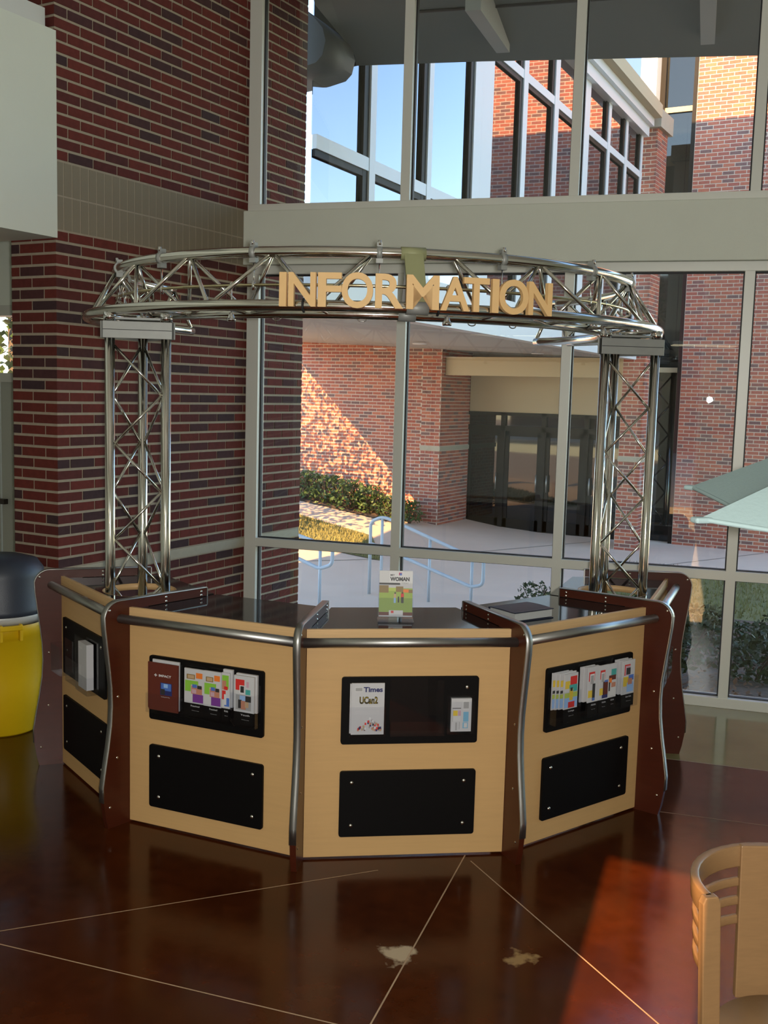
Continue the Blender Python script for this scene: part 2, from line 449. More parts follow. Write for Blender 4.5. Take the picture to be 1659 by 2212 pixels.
# ceiling troffers behind the viewer
lamp_m = mat('troffer_diffuser', (.9, .85, .7), .5, emit=(1.0, .86, .55), estr=3.0)
for k, (x, y) in enumerate(((1.0, -5.1), (-.35, -5.3), (-2.6, -3.0), (3.4, -4.6))):
    t = empty('ceiling_light', (x, y, 3.0), ['suspended fluorescent light panel right of the pair by the back wall', 'suspended fluorescent light panel left of the pair by the back wall', 'suspended fluorescent light panel nearest the passage', 'suspended fluorescent light panel nearest the side wall'][k], 'light')
    z = 3.06
    g = G(); g.box((x, y, z), (1.22, .62, .06)); obj('housing', g, MATS['white_paint'], t)
    g = G(); g.box((x, y, z - .033), (1.14, .54, .006)); obj('diffuser', g, lamp_m, t)
    for dx in (-.5, .5):
        g = G(); g.tube([(x + dx, y, z + .03), (x + dx, y, ROOM_H)], .006, 6); obj('suspension_cable', g, steel_m, t)

# ---------------------------------------------------------------- window wall
def wbox(g, s0, s1, o0, o1, z0, z1, mi=0):
    a = WP((s0 + s1) / 2, (o0 + o1) / 2, (z0 + z1) / 2); g.box(a, (s1 - s0, o1 - o0, z1 - z0), (WD, WN, UP), mi)
MU = [(0, .094), (1.159, 1.225), (2.332, 2.396), (3.484, 3.546), (4.65, 4.715), (5.815, 5.88), (6.98, 7.045), (8.145, 8.21)]
S_END = 8.21
def window(name, z_sill0, z_sill1, z_head0, z_head1, trans, label):
    w = struct(empty(name, WP(4, 0, z_sill0)), label)
    for i, (a, b) in enumerate(MU):
        g = G(); wbox(g, a, b, 0, .115, z_sill1, z_head0); mu = obj('mullion', g, frame_m, w)
        gs = G()
        if i < len(MU) - 1: wbox(gs, b, b + .010, .045, .085, z_sill1 + .001, z_head0 - .001)
        if i > 0: wbox(gs, a - .008, a, .045, .085, z_sill1 + .001, z_head0 - .001)
        obj('gasket', gs, gasket_m, mu)
    for (za, zb, nm) in ((z_sill0, z_sill1, 'sill_rail'), (z_head0, z_head1, 'head_rail')):
        g = G(); wbox(g, 0, S_END, -.004, .12, za, zb); obj(nm, g, frame_m, w, bevel=.002)
    bays = [(MU[i][1], MU[i + 1][0]) for i in range(len(MU) - 1)]
    zs = [z_sill1] + [t for tt in trans for t in tt] + [z_head0]
    for a, b in bays:
        for (za, zb) in trans:
            g = G(); wbox(g, a, b, .004, .11, za, zb); obj('transom_rail', g, frame_m, w)
        for k in range(0, len(zs), 2):
            gg = G(); wbox(gg, a + .002, b - .002, .062, .068, zs[k] + .002, zs[k + 1] - .002); obj('pane', gg, glass_m, w)
            gg = G(); wbox(gg, a, b, .045, .085, zs[k + 1] - .009, zs[k + 1]); wbox(gg, a, b, .045, .085, zs[k], zs[k] + .006); obj('gasket', gg, gasket_m, w)
    return w
window('window_1', 0.0, .067, 2.887, 2.949, [(.868, .930)], 'floor height storefront window in grey aluminium frames')
window('window_2', 3.334, 3.388, 6.55, 6.63, [], 'tall upper window in grey aluminium frames')
g = G(); wbox(g, -.012, S_END, -.055, .12, 2.949, 3.334); struct(obj('trim_1', g, plaster_m, bevel=.006), 'beige plaster beam between the two windows')
g = G(); wbox(g, -.0, S_END, -.02, .12, 6.63, ROOM_H); struct(obj('trim_2', g, plaster_m), 'beige plaster band above the upper window')
g = G(); wbox(g, S_END, 11.4, -.02, .16, 0, ROOM_H); struct(obj('wall_front', g, plaster_m), 'beige wall beyond the window')

# ---------------------------------------------------------------- information desk
DC = Vector((-3.068, 5.324, 0)); TH = R(-53.47); DE = R(30.8); RA = 1.676
def rad(az): a = TH + az; return Vector((math.cos(a), math.sin(a), 0))
def tan(az): a = TH + az; return Vector((-math.sin(a), math.cos(a), 0))
def PP(i, s, off, z): return DC + rad(i * DE) * (RA + off) + tan(i * DE) * s + UP * z
BOFF = {-2: -.09, -1: -.026, 0: .008, 1: .052, 2: .09}
desk = empty('information_desk', DC + rad(0) * 1.4, 'five sided maple and mahogany information desk with black display boards', 'desk')
def rrect(w, h, r, n=4):
    out = []
    for cx, cy, a0 in ((w / 2 - r, h / 2 - r, 0), (-w / 2 + r, h / 2 - r, 90), (-w / 2 + r, -h / 2 + r, 180), (w / 2 - r, -h / 2 + r, 270)):
        for k in range(n + 1):
            a = R(a0 + 90 * k / n); out.append((cx + r * math.cos(a), cy + r * math.sin(a)))
    return out
HW = .447
def holder(i, s0, s1, z0, z1, zf, dep, parent, off=.013):
    """clear acrylic pocket: back plate to z1, front lip to zf"""
    g = G(); z9 = (z0, z1, zf)
    o1, o2 = off + .001, off + dep
    P = lambda s_, o_, z_: PP(i, s_, o_, z_)
    g.quad(P(s0, o1, z0), P(s1, o1, z0), P(s1, o1, z1), P(s0, o1, z1)); g.quad(P(s0, o2, z0), P(s1, o2, z0), P(s1, o2, zf), P(s0, o2, zf))
    g.quad(P(s0, o1, z0), P(s0, o2, z0), P(s0, o2, zf), P(s0, o1, zf)); g.quad(P(s1, o1, z0), P(s1, o2, z0), P(s1, o2, zf), P(s1, o1, zf)); g.quad(P(s0, o1, z0), P(s1, o1, z0), P(s1, o2, z0), P(s0, o2, z0))
    return obj('brochure_holder', g, acry_m, parent)
HOLD = {
 -2: [(-.36, -.22, .55, .72, .70, .075), (-.21, -.03, .53, .77, .66, .05), (-.035, .13, .53, .79, .62, .06)],
 -1: [(-.315, -.14, .57, .80, .66, .045), (-.128, .13, .575, .815, .655, .05), (.137, .262, .575, .76, .725, .05)],
 0: [(-.262, -.104, .565, .735, .70, .03), (-.083, .155, .57, .82, .635, .04), (.168, .288, .573, .74, .72, .035)],
 1: [(-.235, -.07, .565, .735, .715, .05), (-.045, .205, .57, .815, .645, .055), (.205, .335, .575, .80, .725, .055)],
 2: [(-.25, -.05, .56, .79, .70, .06), (.0, .2, .56, .79, .70, .06)],
}
for i in (-2, -1, 0, 1, 2):
    rd, tg = rad(i * DE), tan(i * DE); ax = (tg, rd, UP)
    g = G(); g.box(PP(i, 0, -.011, .488), (2 * HW, .022, .956), ax)
    pan = obj('front_panel', g, maple_m, desk, bevel=.0015)
    bo = BOFF[i]
    for (z0, z1) in ((.524, .824), (.104, .402)):
        g = G(); g.prism(rrect(.604, z1 - z0, .012), PP(i, bo, .0065, (z0 + z1) / 2), tg, UP, rd, .012)
        bd = obj('display_board', g, black_m, pan)
    for (ds, zz) in [(-.25, .35), (.25, .35), (-.25, .155), (.25, .155), (-.25, .775), (.25, .775)]:
        if i == 0 and (ds, zz) == (-.25, .775): continue
        g = G(); g.lathe([(.0001, .0042), (.004, .0036), (.0072, .0018), (.0085, 0)], PP(i, bo + ds, .0126, zz), 12, 0, (tg, UP, rd)); obj('screw', g, screw_m, pan)
    for h in HOLD[i]: holder(i, *h, pan)
    # edge strip above the rail
    g = G(); g.box(PP(i, 0, -.008, 1.008), (2 * HW + .012, .018, .048), ax); obj('edge_strip', g, maple_edge, desk, bevel=.0015)
    # grab rail
    g = G(); g.tube([PP(i, -.485, .047, .984), PP(i, .485, .047, .984)], .0215, 20); obj('grab_rail', g, steel_m, desk)
    # counter slab
    ri = 1.155; ro = RA - .016
    si, so = ri * math.tan(DE / 2) - .013, HW + .006
    outer = [PP(i, -si, ri - RA, 1.02), PP(i, si, ri - RA, 1.02), PP(i, so, ro - RA, 1.02), PP(i, -so, ro - RA, 1.02)]
    if abs(i) == 2:
        bm = bmesh.new(); ov = [bm.verts.new(p) for p in outer]
        pc = DC + rad(math.copysign(R(60), i)) * 1.44; hr = .185
        iv = [bm.verts.new(pc + Vector((hr * math.cos(a), hr * math.sin(a), 1.02))) for a in [2 * math.pi * k / 32 for k in range(32)]]
        ed = [bm.edges.new((ov[k], ov[(k + 1) % 4])) for k in range(4)] + [bm.edges.new((iv[k], iv[(k + 1) % 32])) for k in range(32)]
        bmesh.ops.triangle_fill(bm, edges=ed, use_beauty=True)
        bm.verts.index_update(); vv = [v.co.copy() for v in bm.verts]; ff = [[v.index for v in f.verts] for f in bm.faces]
        bm.free(); n0 = len(vv)
        g = G(); g.add(vv, ff); g.add([v - UP * .032 for v in vv], [f[::-1] for f in ff])
        g.add(vv[:4] + [v - UP * .032 for v in vv[:4]], [(k, (k + 1) % 4, 4 + (k + 1) % 4, 4 + k) for k in range(4)])
        ct = obj('counter_top', g, counter_m, desk)
        g = G(); g.lathe([(hr - .006, .9865), (hr - .006, 1.0195), (hr - .0003, 1.0195), (hr - .0003, .9865), (hr - .006, .9865)], (pc.x, pc.y, 0), 32); obj('cutout_lining', g, maple_edge, ct)
    else:
        g = G(); g.add(outer + [p - UP * .032 for p in outer], [(0, 1, 2, 3), (7, 6, 5, 4)] + [(k, (k + 1) % 4, 4 + (k + 1) % 4, 4 + k) for k in range(4)])
        obj('counter_top', g, counter_m, desk, bevel=.002)
# fins
FIN = [(1.855, 0), (1.868, .05), (1.880, .13), (1.881, .2), (1.866, .29), (1.848, .39), (1.834, .49), (1.829, .58), (1.832, .67), (1.842, .76), (1.855, .86), (1.866, .95)]
cr_ = .078
FIN += [(1.870 - cr_ + cr_ * math.cos(a), 1.066 - cr_ + cr_ * math.sin(a)) for a in [R(10 + 80 * k / 7) for k in range(8)]]
FIN_TOP = FIN + [(1.265, 1.062)]
FIN_POLY = FIN_TOP + [(1.265, 1.0225), (1.625, 1.0225), (1.625, 0)]
for k, j in enumerate((-2.5, -1.5, -.5, .5, 1.5, 2.5)):
    rd, tg = rad(j * DE), tan(j * DE)
    g = G(); g.prism(FIN_POLY, DC, rd, UP, tg, .026)
    fin = obj('side_fin', g, fin_m, desk)
    g = G(); th = .005; edge = [p for p in FIN_TOP if p[1] > .06]
    out = []
    for q in range(len(edge)):
        a = Vector(edge[max(q - 1, 0)]); b = Vector(edge[min(q + 1, len(edge) - 1)]); t = (b - a).normalized(); nn = Vector((t.y, -t.x))
        out.append((edge[q][0] + nn.x * th, edge[q][1] + nn.y * th))
    poly = edge + out[::-1]; n = len(edge); w = .031
    A = [DC + rd * p[0] + UP * p[1] - tg * w / 2 for p in edge + out]; Bv = [DC + rd * p[0] + UP * p[1] + tg * w / 2 for p in edge + out]
    fs = []
    for q in range(n - 1):
        fs += [(n + q, n + q + 1, 2 * n + n + q + 1, 2 * n + n + q), (q, 2 * n + q, 2 * n + q + 1, q + 1), (q, q + 1, n + q + 1, n + q), (2 * n + q, 2 * n + n + q, 2 * n + n + q + 1, 2 * n + q + 1)]
    fs += [(0, n, 3 * n, 2 * n), (n - 1, 2 * n + n - 1, 3 * n + n - 1, 2 * n - 1)]
    g.add(A + Bv, fs, 0, True)
    g.box(DC + rd * 1.262 + UP * 1.042, (.005, .031, .045), (rd, tg, UP))
    obj('metal_edge', g, steel_m, fin)
    for (r_, z) in ((1.845, 1.03), (1.80, .62), (1.805, .33), (1.845, .10), (1.30, 1.048), (1.30, 1.03), (1.52, 1.05), (1.52, 1.03)):
        for sd in (-1, 1):
            g = G(); g.lathe([(.0001, .003), (.004, .0024), (.0062, 0)], DC + rd * r_ + UP * z + tg * (sd * .0131), 8, 0, (rd, UP, tg * sd)); obj('screw', g, screw_m, fin)

# ---------------------------------------------------------------- truss
truss = empty('truss_frame', DC + UP * 1.0, 'round aluminium lighting truss on two lattice posts above the desk', 'truss')
CH = {'outer': (1.593, 2.41), 'top': (1.434, 2.656), 'inner': (1.288, 2.40)}
A0, A1 = -124, 119
def cp(ch, az): r_, z = CH[ch]; return DC + rad(R(az)) * r_ + UP * z
for ch in CH:
    g = G(); n = 96; g.tube([cp(ch, A0 + (A1 - A0) * k / n) for k in range(n + 1)], .0245, 14); obj('chord_tube', g, alu_m, truss)
TN = [7, 25, 43.5, 62, 80, 98, 114]
LN = [16, 34, 51, 68.5, 87, 105]
def strut(a, b, r_=.0095, nm='strut', mt=None):
    g = G(); g.tube([a, b], r_, 8); return obj(nm, g, mt or alu_m, truss)
for sg in (-1, 1):
    tn = [sg * t for t in TN]; ln = [sg * t for t in LN]
    for k in range(len(tn)):
        for q in (k - 1, k):
            if 0 <= q < len(ln):
                strut(cp('top', tn[k]), cp('outer', ln[q])); strut(cp('top', tn[k]), cp('inner', ln[q]))
    for q in range(len(ln) - 1): strut(cp('outer', ln[q]), cp('inner', ln[q + 1]), .008)
    for q in range(len(ln)): strut(cp('outer', ln[q]), cp('inner', ln[q]), .008)
    e = sg * (A1 if sg > 0 else -A0)
    strut(cp('outer', e), cp('inner', e), .012); strut(cp('outer', e), cp('top', e), .012); strut(cp('inner', e), cp('top', e), .012)
# splice sleeve in the middle
for (ch, w) in (('outer', .095), ('top', .11), ('inner', .08)):
    g = G(); r_, z = CH[ch]; da = w / r_ / 2
    g.tube([DC + rad(da * q) * r_ + UP * z for q in (-1, 0, 1)], .029, 14); obj('splice_sleeve', g, tape_m if ch == 'top' else alu_plate, truss)
g = G(); a, b = cp('top', 0), cp('outer', 0)
g.box((a + b) / 2 + rad(0) * .012 + UP * .012, (.085, .012, (a - b).length), (tan(0), rad(0).cross(UP).cross((a - b).normalized()).normalized() if False else (a - b).normalized().cross(tan(0)).normalized(), (a - b).normalized()))
obj('splice_plate', g, tape_m, truss, bevel=.003)
g = G(); b2 = cp('inner', 0); g.box((a + b2) / 2, (.06, .01, (a - b2).length), (tan(0), (a - b2).normalized().cross(tan(0)).normalized(), (a - b2).normalized())); obj('splice_plate', g, alu_plate, truss)
# posts
for sg in (-1, 1):
    az = sg * 60; rd = rad(R(az)); tg = tan(R(az)); c = DC + rd * 1.44; pr = .27 / math.sqrt(3)
    pv = [c + rd * pr, c + (rd * -.5 + tg * .866) * pr, c + (rd * -.5 - tg * .866) * pr]
    for p in pv:
        g = G(); g.tube([p + UP * .0, p + UP * 2.385], .0245, 16); obj('post_tube', g, alu_m, truss)
    nz = 9; dz = (2.24 - .10) / nz
    for f in range(3):
        a, b = pv[f], pv[(f + 1) % 3]; d = (b - a).normalized() * .022
        for k in range(nz):
            z0, z1 = .10 + k * dz, .10 + (k + 1) * dz
            p, q = (a + d, b - d) if (k + f) % 2 else (b - d, a + d)
            strut(p + UP * z0, q + UP * z1, .007, 'post_brace')
        tt = (b - a).normalized(); nn = tt.cross(UP).normalized()
        mid = (a + b) / 2
        if (mid + nn - c).length < (mid - nn - c).length: nn = -nn
        g = G(); g.box(mid + nn * .03 + UP * 2.317, ((b - a).length + .06, .008, .082), (tt, nn, UP)); pl = obj('collar_plate', g, alu_plate, truss, bevel=.002)
        g = G(); g.box(mid + nn * .0345 + UP * 2.317, ((b - a).length + .058, .0016, .003), (tt, nn, UP)); obj('seam', g, gasket_m, pl)
    g = G(); g.prism([(pv[k] - c).dot(rd) * 1.12 * (1) and ((pv[k] - c).dot(rd) * 1.15, (pv[k] - c).dot(tg) * 1.15) for k in range(3)], c + UP * 2.372, rd, tg, UP, .01); obj('top_plate', g, alu_plate, truss)
    for p in pv:
        g = G(); g.tube([p + UP * 2.36, p + UP * 2.40], .031, 12); obj('collar_bolt', g, chrome_m, truss)
# hanger clamps
CLAMP = [-98, -75.3, -51.8, -28.9, -5.9, 16.9, 39.9, 62, 85]
for a in CLAMP:
    g = G(); p = cp('top', a); t = tan(R(a)); g.tube([p - t * .012, p + t * .012], .030, 14)
    g.box(p + UP * .034, (.024, .03, .018), (t, rad(R(a)), UP)); g.box(p - UP * .036, (.03, .034, .02), (t, rad(R(a)), UP))
    cl = obj('clamp', g, alu_plate, truss)
    g = G(); g.tube([p + UP * .03 + rad(R(a)) * .012, p + UP * .052 + rad(R(a)) * .012], .007, 8); obj('clamp_bolt', g, chrome_m, cl)
for a in (-17.5, 3.2):     # pipe hooks carrying the letters
    g = G(); p = cp('outer', a); t = tan(R(a)); ra_ = rad(R(a))
    g.tube([p + (ra_ * math.cos(q) + UP * math.sin(q)) * .028 for q in [R(-110 + 20 * k) for k in range(11)]], .0045, 6); obj('sign_hook', g, gasket_m, truss)
for a in (-9, 14, 24, -27):
    g = G(); p = cp('inner', a); g.tube([p + (tan(R(a)) * math.cos(q)) * .02 - UP * (.022 + .012 * math.sin(q)) for q in [math.pi * k / 8 for k in range(9)]], .003, 6); obj('cable_clip', g, chrome_m, truss)

# low voltage light rail under the top chord
lr = empty('light_rail', DC + rad(0) * 1.434 + UP * 2.36, 'thin curved low voltage light rail hung inside the truss', 'light rail')
g = G(); n = 60; g.tube([DC + rad(R(-99 + 186 * k / n)) * 1.434 + UP * 2.512 for k in range(n + 1)], .0075, 8); obj('rail', g, rail_brass, lr)
for a in CLAMP:
    p = DC + rad(R(a)) * 1.434
    g = G(); g.tube([p + UP * 2.50, p + UP * 2.61], .003, 6); g.tube([p + UP * 2.488, p + UP * 2.53], .0085, 8); obj('hanger_rod', g, chrome_m, lr)
for a in (-33.5, 6.5, -70, 46):
    p = DC + rad(R(a)) * 1.434
    g = G(); g.tube([p + UP * 2.375, p + UP * 2.53], .003, 6); g.tube([p + UP * 2.50, p + UP * 2.525], .009, 8); st = obj('lamp_stem', g, chrome_m, lr)
    g = G(); g.lathe([(.004, .03), (.011, .026), (.014, .012), (.022, -.002), (.020, -.012), (.004, -.008)], p + UP * 2.363, 14); obj('lamp_head', g, chrome_m, st)

# ---------------------------------------------------------------- INFORMATION sign
sign = empty('information_sign', DC + rad(0) * 1.63 + UP * 2.40, 'tan cut-out capital letters spelling INFORMATION on the truss', 'sign')
LET = [('I', -20.87, -19.77), ('N', -19.48, -15.28), ('F', -15.0, -11.45), ('O', -11.47, -6.8), ('R', -6.52, -2.32), ('M', -1.94, 2.99), ('A', 3.17, 7.71), ('T', 6.7, 10.78), ('I', 11.25, 12.36), ('O', 12.37, 17.4), ('N', 17.4, 21.78)]
for ch, a, b in LET:
    az = R((a + b) / 2); w = R(b - a) * 1.63; o_ = .003 if ch == 'O' else 0
    g = G()
    put_text(g, ch, DC + rad(az) * 1.634 - tan(az) * (w / 2) + UP * (2.401 - o_), tan(az), UP, rad(az), w, .143 + 2 * o_, 0, .011, .022)
    lt = obj('letter', g, letter_m, sign)
    za = az if ch in 'ITO' else R(a) + .014 / 1.63
    g = G(); g.tube([DC + rad(za) * 1.596 + UP * 2.412, DC + rad(za) * 1.626 + UP * 2.412], .004, 6); obj('fixing_pin', g, steel_m, lt)

# ---------------------------------------------------------------- printed matter on the desk
white_p = mat('white_paper', (.55, .55, .56), .55)
def flat(name, c): return mat('print_' + name, c, .5)
C_ = {k: flat(k, v) for k, v in dict(brown=(.115, .022, .012), orange=(.80, .20, .03), green=(.24, .52, .05), purple=(.17, .04, .26), skin=(.50, .22, .14), red=(.62, .03, .025), teal=(.06, .36, .33),
     blue=(.07, .16, .50), sky=(.30, .48, .78), navy=(.02, .025, .12), yellow=(.70, .50, .05), dark=(.03, .03, .03), grey=(.35, .35, .35), lime=(.45, .55, .10), tan=(.50, .34, .20), white=(.68, .68, .68), lgrey=(.6, .6, .6),
     grass=(.30, .42, .07), tree=(.24, .16, .05), cyan=(.18, .42, .60), pink=(.55, .35, .42)).items()}
def brochure(i, s0, s1, z0, z1, off, th, label, group, prints=(), texts=(), base=None, name='brochure'):
    rd, tg = rad(i * DE), tan(i * DE); w, h = s1 - s0, z1 - z0
    g = G(); g.box(PP(i, (s0 + s1) / 2, off + th / 2, (z0 + z1) / 2), (w, th, h), (tg, rd, UP))
    b = tag(obj(name, g, base or white_p), label, 'brochure', group)
    if prints or texts:
        names = []
        g = G(); f = off + th
        for k, (x0, x1, y0, y1, c) in enumerate(prints):
            if c not in names: names.append(c)
            e = f + .0003 + .00012 * k
            g.quad(PP(i, s0 + x0 * w, e, z0 + y0 * h), PP(i, s0 + x1 * w, e, z0 + y0 * h), PP(i, s0 + x1 * w, e, z0 + y1 * h), PP(i, s0 + x0 * w, e, z0 + y1 * h), names.index(c))
        for (t, x0, x1, y0, y1, c, bold) in texts:
            if c not in names: names.append(c)
            put_text(g, t, PP(i, s0 + x0 * w, f + .0024, z0 + y0 * h), tg, UP, rd, (x1 - x0) * w, (y1 - y0) * h, names.index(c), 0, bold)
        obj('cover_print', g, [C_[c] for c in names], b, fixn=False)
    return b
GP = 'brochures in the desk pockets'
# left front panel
brochure(-1, -.30, -.155, .585, .812, .018, .008, 'white sheets tucked behind the brown folder', GP)
brochure(-1, -.318, -.19, .585, .80, .03, .006, 'brown printed folder half hidden at the back left of its pocket', GP, [(.1, .4, .70, .74, 'lgrey')], base=C_['brown'])
brochure(-1, -.305, -.147, .583, .803, .040, .008, 'brown IMPACT folder with a blue photo in the left front pocket', GP,
  [(.40, .80, .34, .60, 'navy'), (.43, .77, .44, .59, 'blue'), (.52, .66, .50, .58, 'sky'), (.42, .56, .35, .47, 'dark')], [('IMPACT', .36, .78, .72, .77, 'white', .03), ('Leading the Way', .44, .74, .29, .315, 'lgrey', .01), ('+', .20, .30, .715, .775, 'lgrey', .04)], base=C_['brown'])
fam = [(.60, .93, .74, .90, 'orange'), (.12, .55, .70, .84, 'tree'), (.18, .50, .72, .82, 'tan'), (.04, .72, .54, .66, 'green'), (.04, .34, .34, .56, 'green'), (.36, .92, .28, .52, 'skin'), (.40, .62, .30, .42, 'pink'), (.42, .66, .46, .56, 'blue'), (.68, .90, .44, .54, 'dark'), (.44, .98, .04, .28, 'purple')]
cap = lambda t: [(t, .34, .92, -.095, -.045, 'lgrey', .015)]
def captioned(i, s0, s1, z0, z1, off, th, label, prints, t):
    b = brochure(i, s0, s1, z0, z1, off, th, label, GP, prints)
    rd, tg = rad(i * DE), tan(i * DE); w, h = s1 - s0, z1 - z0
    g = G(); g.box(PP(i, (s0 + s1) / 2, off + th / 2, z0 - h * .18), (w, th, h * .36), (tg, rd, UP)); bb = obj('cover_foot', g, black_m, b)
    g = G(); put_text(g, t, PP(i, s0 + .34 * w, off + th + .0004, z0 - .10 * h), tg, UP, rd, .45 * w, .05 * h, 0, 0, .01)
    put_text(g, 'Ministry area', PP(i, s0 + .40 * w, off + th + .0004, z0 - .22 * h), tg, UP, rd, .36 * w, .022 * h, 0, 0, 0); obj('caption', g, C_['lgrey'], b, fixn=False)
    return b
captioned(-1, -.121, -.018, .638, .796, .026, .009, 'white Preschool brochure with green and orange blocks, left of the pair', fam, 'Preschool')
captioned(-1, -.012, .078, .640, .800, .034, .010, 'white Preschool brochure with green and orange blocks, right of the pair', fam, 'Preschool')
captioned(-1, .080, .122, .642, .803, .036, .006, 'narrow strip of white brochure beside the Preschool pair', [(.05, .85, .55, .93, 'green'), (.05, .55, .52, .78, 'skin'), (.3, .75, .52, .62, 'red'), (.05, .5, .25, .5, 'red'), (.35, .95, .06, .3, 'blue'), (.3, .6, .1, .4, 'lgrey')], 'Kids')
brochure(-1, .08, .128, .645, .815, .018, .012, 'white leaflets behind the narrow brochure strip', GP)
brochure(-1, .146, .252, .636, .806, .016, .012, 'white leaflets behind the Youth brochure', GP)
captioned(-1, .143, .245, .638, .800, .030, .012, 'white Youth brochure with red and teal blocks on the left front panel', [(.08, .52, .60, .90, 'red'), (.28, .52, .52, .74, 'white'), (.32, .50, .54, .72, 'dark'), (.62, .74, .70, .86, 'pink'), (.58, .82, .50, .64, 'teal'), (.10, .86, .06, .48, 'grey'), (.30, .62, .30, .46, 'sky'), (.22, .40, .10, .34, 'dark'), (.36, .60, .08, .32, 'skin'), (.58, .86, .30, .46, 'dark'), (.56, .74, .14, .3, 'tan')], 'Youth')
# middle front panel
brochure(0, -.259, -.113, .578, .798, .017, .010, 'white newsletters behind the Times newsletter', GP)
tl = [(.08 + .0, .08 + .78, .46 + .022 * k, .468 + .022 * k, 'lgrey') for k in range(-3, 5) if k not in (1,)]
pp = []
rp = random.Random(3)
for k in range(60):
    x = rp.uniform(.18, .90); ymax = .08 + .22 * (1 - abs(x - .55) / .42); y = rp.uniform(.07, max(.09, ymax))
    pp.append((x, x + .05, y, y + .045, rp.choice(['skin', 'dark', 'red', 'navy', 'white', 'tan', 'grey', 'brown'])))
brochure(0, -.253, -.110, .575, .803, .029, .006, 'white Times newsletter with gold UCan2 heading on the middle panel', GP, [(.10, .34, .83, .93, 'lgrey'), (.12, .32, .85, .91, 'grey')] + tl + pp,
  [('Times', .36, .94, .83, .93, 'navy', .035), ('UCan2', .24, .80, .60, .745, 'dark', .05), ('UCan2', .25, .79, .605, .74, 'yellow', .02)])
brochure(0, .186, .276, .582, .730, .017, .016, 'small campus map card in the right pocket of the middle panel', GP,
  [(.55, .88, .66, .94, 'lgrey'), (.60, .86, .70, .90, 'grey'), (.05, .48, .70, .72, 'dark'), (.10, .32, .48, .64, 'yellow'), (.34, .48, .48, .64, 'pink'), (.08, .46, .32, .47, 'lgrey'), (.06, .09, .3, .68, 'grey'), (.60, .86, .30, .60, 'cyan'), (.58, .84, .10, .28, 'cyan'), (.64, .80, .12, .26, 'lgrey'), (.22, .30, .04, .28, 'grey'), (.40, .43, .08, .3, 'grey')])
# right front panel
art = [(.04, .20, .62, .80, 'yellow'), (.04, .20, .44, .52, 'dark'), (.02, .22, .30, .42, 'lime'), (.02, .22, .04, .30, 'sky')]
for k in range(3):
    brochure(1, -.226 + .018 * k, -.118 + .018 * k, .630, .803 - .002 * k, .018 + .007 * k, .005, '%s white leaflet edge behind the painted figure brochure' % ('rearmost', 'middle', 'front')[k], GP, art)
captioned(1, -.168, -.078, .628, .793, .040, .006, 'brochure with a painted yellow figure on the right front panel', [(.05, .40, .58, .80, 'yellow'), (.42, .92, .66, .92, 'red'), (.36, .95, .48, .68, 'teal'), (.02, .98, .30, .46, 'lime'), (.02, .98, .04, .32, 'sky'), (.38, .64, .24, .56, 'yellow'), (.44, .60, .5, .6, 'dark'), (.30, .78, .03, .20, 'red')], 'College')
for k in range(2):
    brochure(1, -.038 + .016 * k, .06 + .016 * k, .637, .805 - .003 * k, .02 + .008 * k, .006, '%s white leaflet edge behind the red framed trio' % ('rear', 'front')[k], GP)
adl = [(.05, .60, .60, .86, 'red'), (.14, .56, .60, .80, 'white'), (.22, .50, .52, .76, 'grey'), (.02, .40, .14, .34, 'yellow'), (.40, .66, .04, .52, 'dark'), (.44, .64, .04, .12, 'blue')]
captioned(1, -.005, .07, .633, .803, .040, .005, 'white brochure with red photo frame, left one of the right panel trio', adl, 'Adults')
captioned(1, .072, .135, .634, .801, .042, .006, 'white brochure with red photo frame, middle one of the right panel trio', adl + [(.55, .95, .40, .56, 'blue'), (.45, .95, .12, .5, 'brown'), (.3, .95, .04, .14, 'navy')], 'Adults')
captioned(1, .137, .193, .636, .800, .042, .006, 'white brochure with a teal block, right one of the right panel trio', [(.30, .95, .62, .84, 'teal'), (.02, .92, .52, .66, 'brown'), (.05, .40, .44, .58, 'orange'), (.10, .95, .06, .44, 'lgrey'), (.35, .9, .3, .44, 'skin'), (.02, .2, .2, .46, 'dark')], 'Adults')
for k in range(2):
    brochure(1, .207 + .016 * k, .30 + .016 * k, .636, .806 - .003 * k, .022 + .01 * k, .006, '%s white leaflet edge behind the Senior Adults brochure' % ('rear', 'front')[k], GP)
captioned(1, .235, .325, .634, .801, .044, .006, 'white Senior Adults brochure in the far right pocket of the right panel', [(.15, .62, .56, .88, 'red'), (.22, .62, .56, .84, 'pink'), (.30, .64, .58, .78, 'dark'), (.5, .92, .4, .56, 'blue'), (.08, .5, .24, .52, 'yellow'), (.38, .92, .06, .34, 'sky'), (.45, .8, .28, .46, 'skin')], 'Senior Adults')
# far left panel
brochure(-2, -.03, .085, .545, .775, .022, .036, 'thick stack of white leaflets in the far left panel pocket', GP, [(.55, .62, .06, .5, 'lgrey'), (.1, .5, .86, .9, 'lgrey'), (.1, .4, .2, .5, 'lgrey')])
# far right panel
for k, (a, b, t_) in enumerate(((-.24, -.06, 'left'), (.01, .19, 'right'))):
    brochure(2, a, b, .575, .80, .02, .03, 'stack of white printed sheets in the %s pocket of the far right panel' % t_, GP, [(.1, .45, .1, .9, 'lgrey'), (.5, .6, .2, .8, 'grey'), (.65, .9, .4, .9, 'lgrey')])

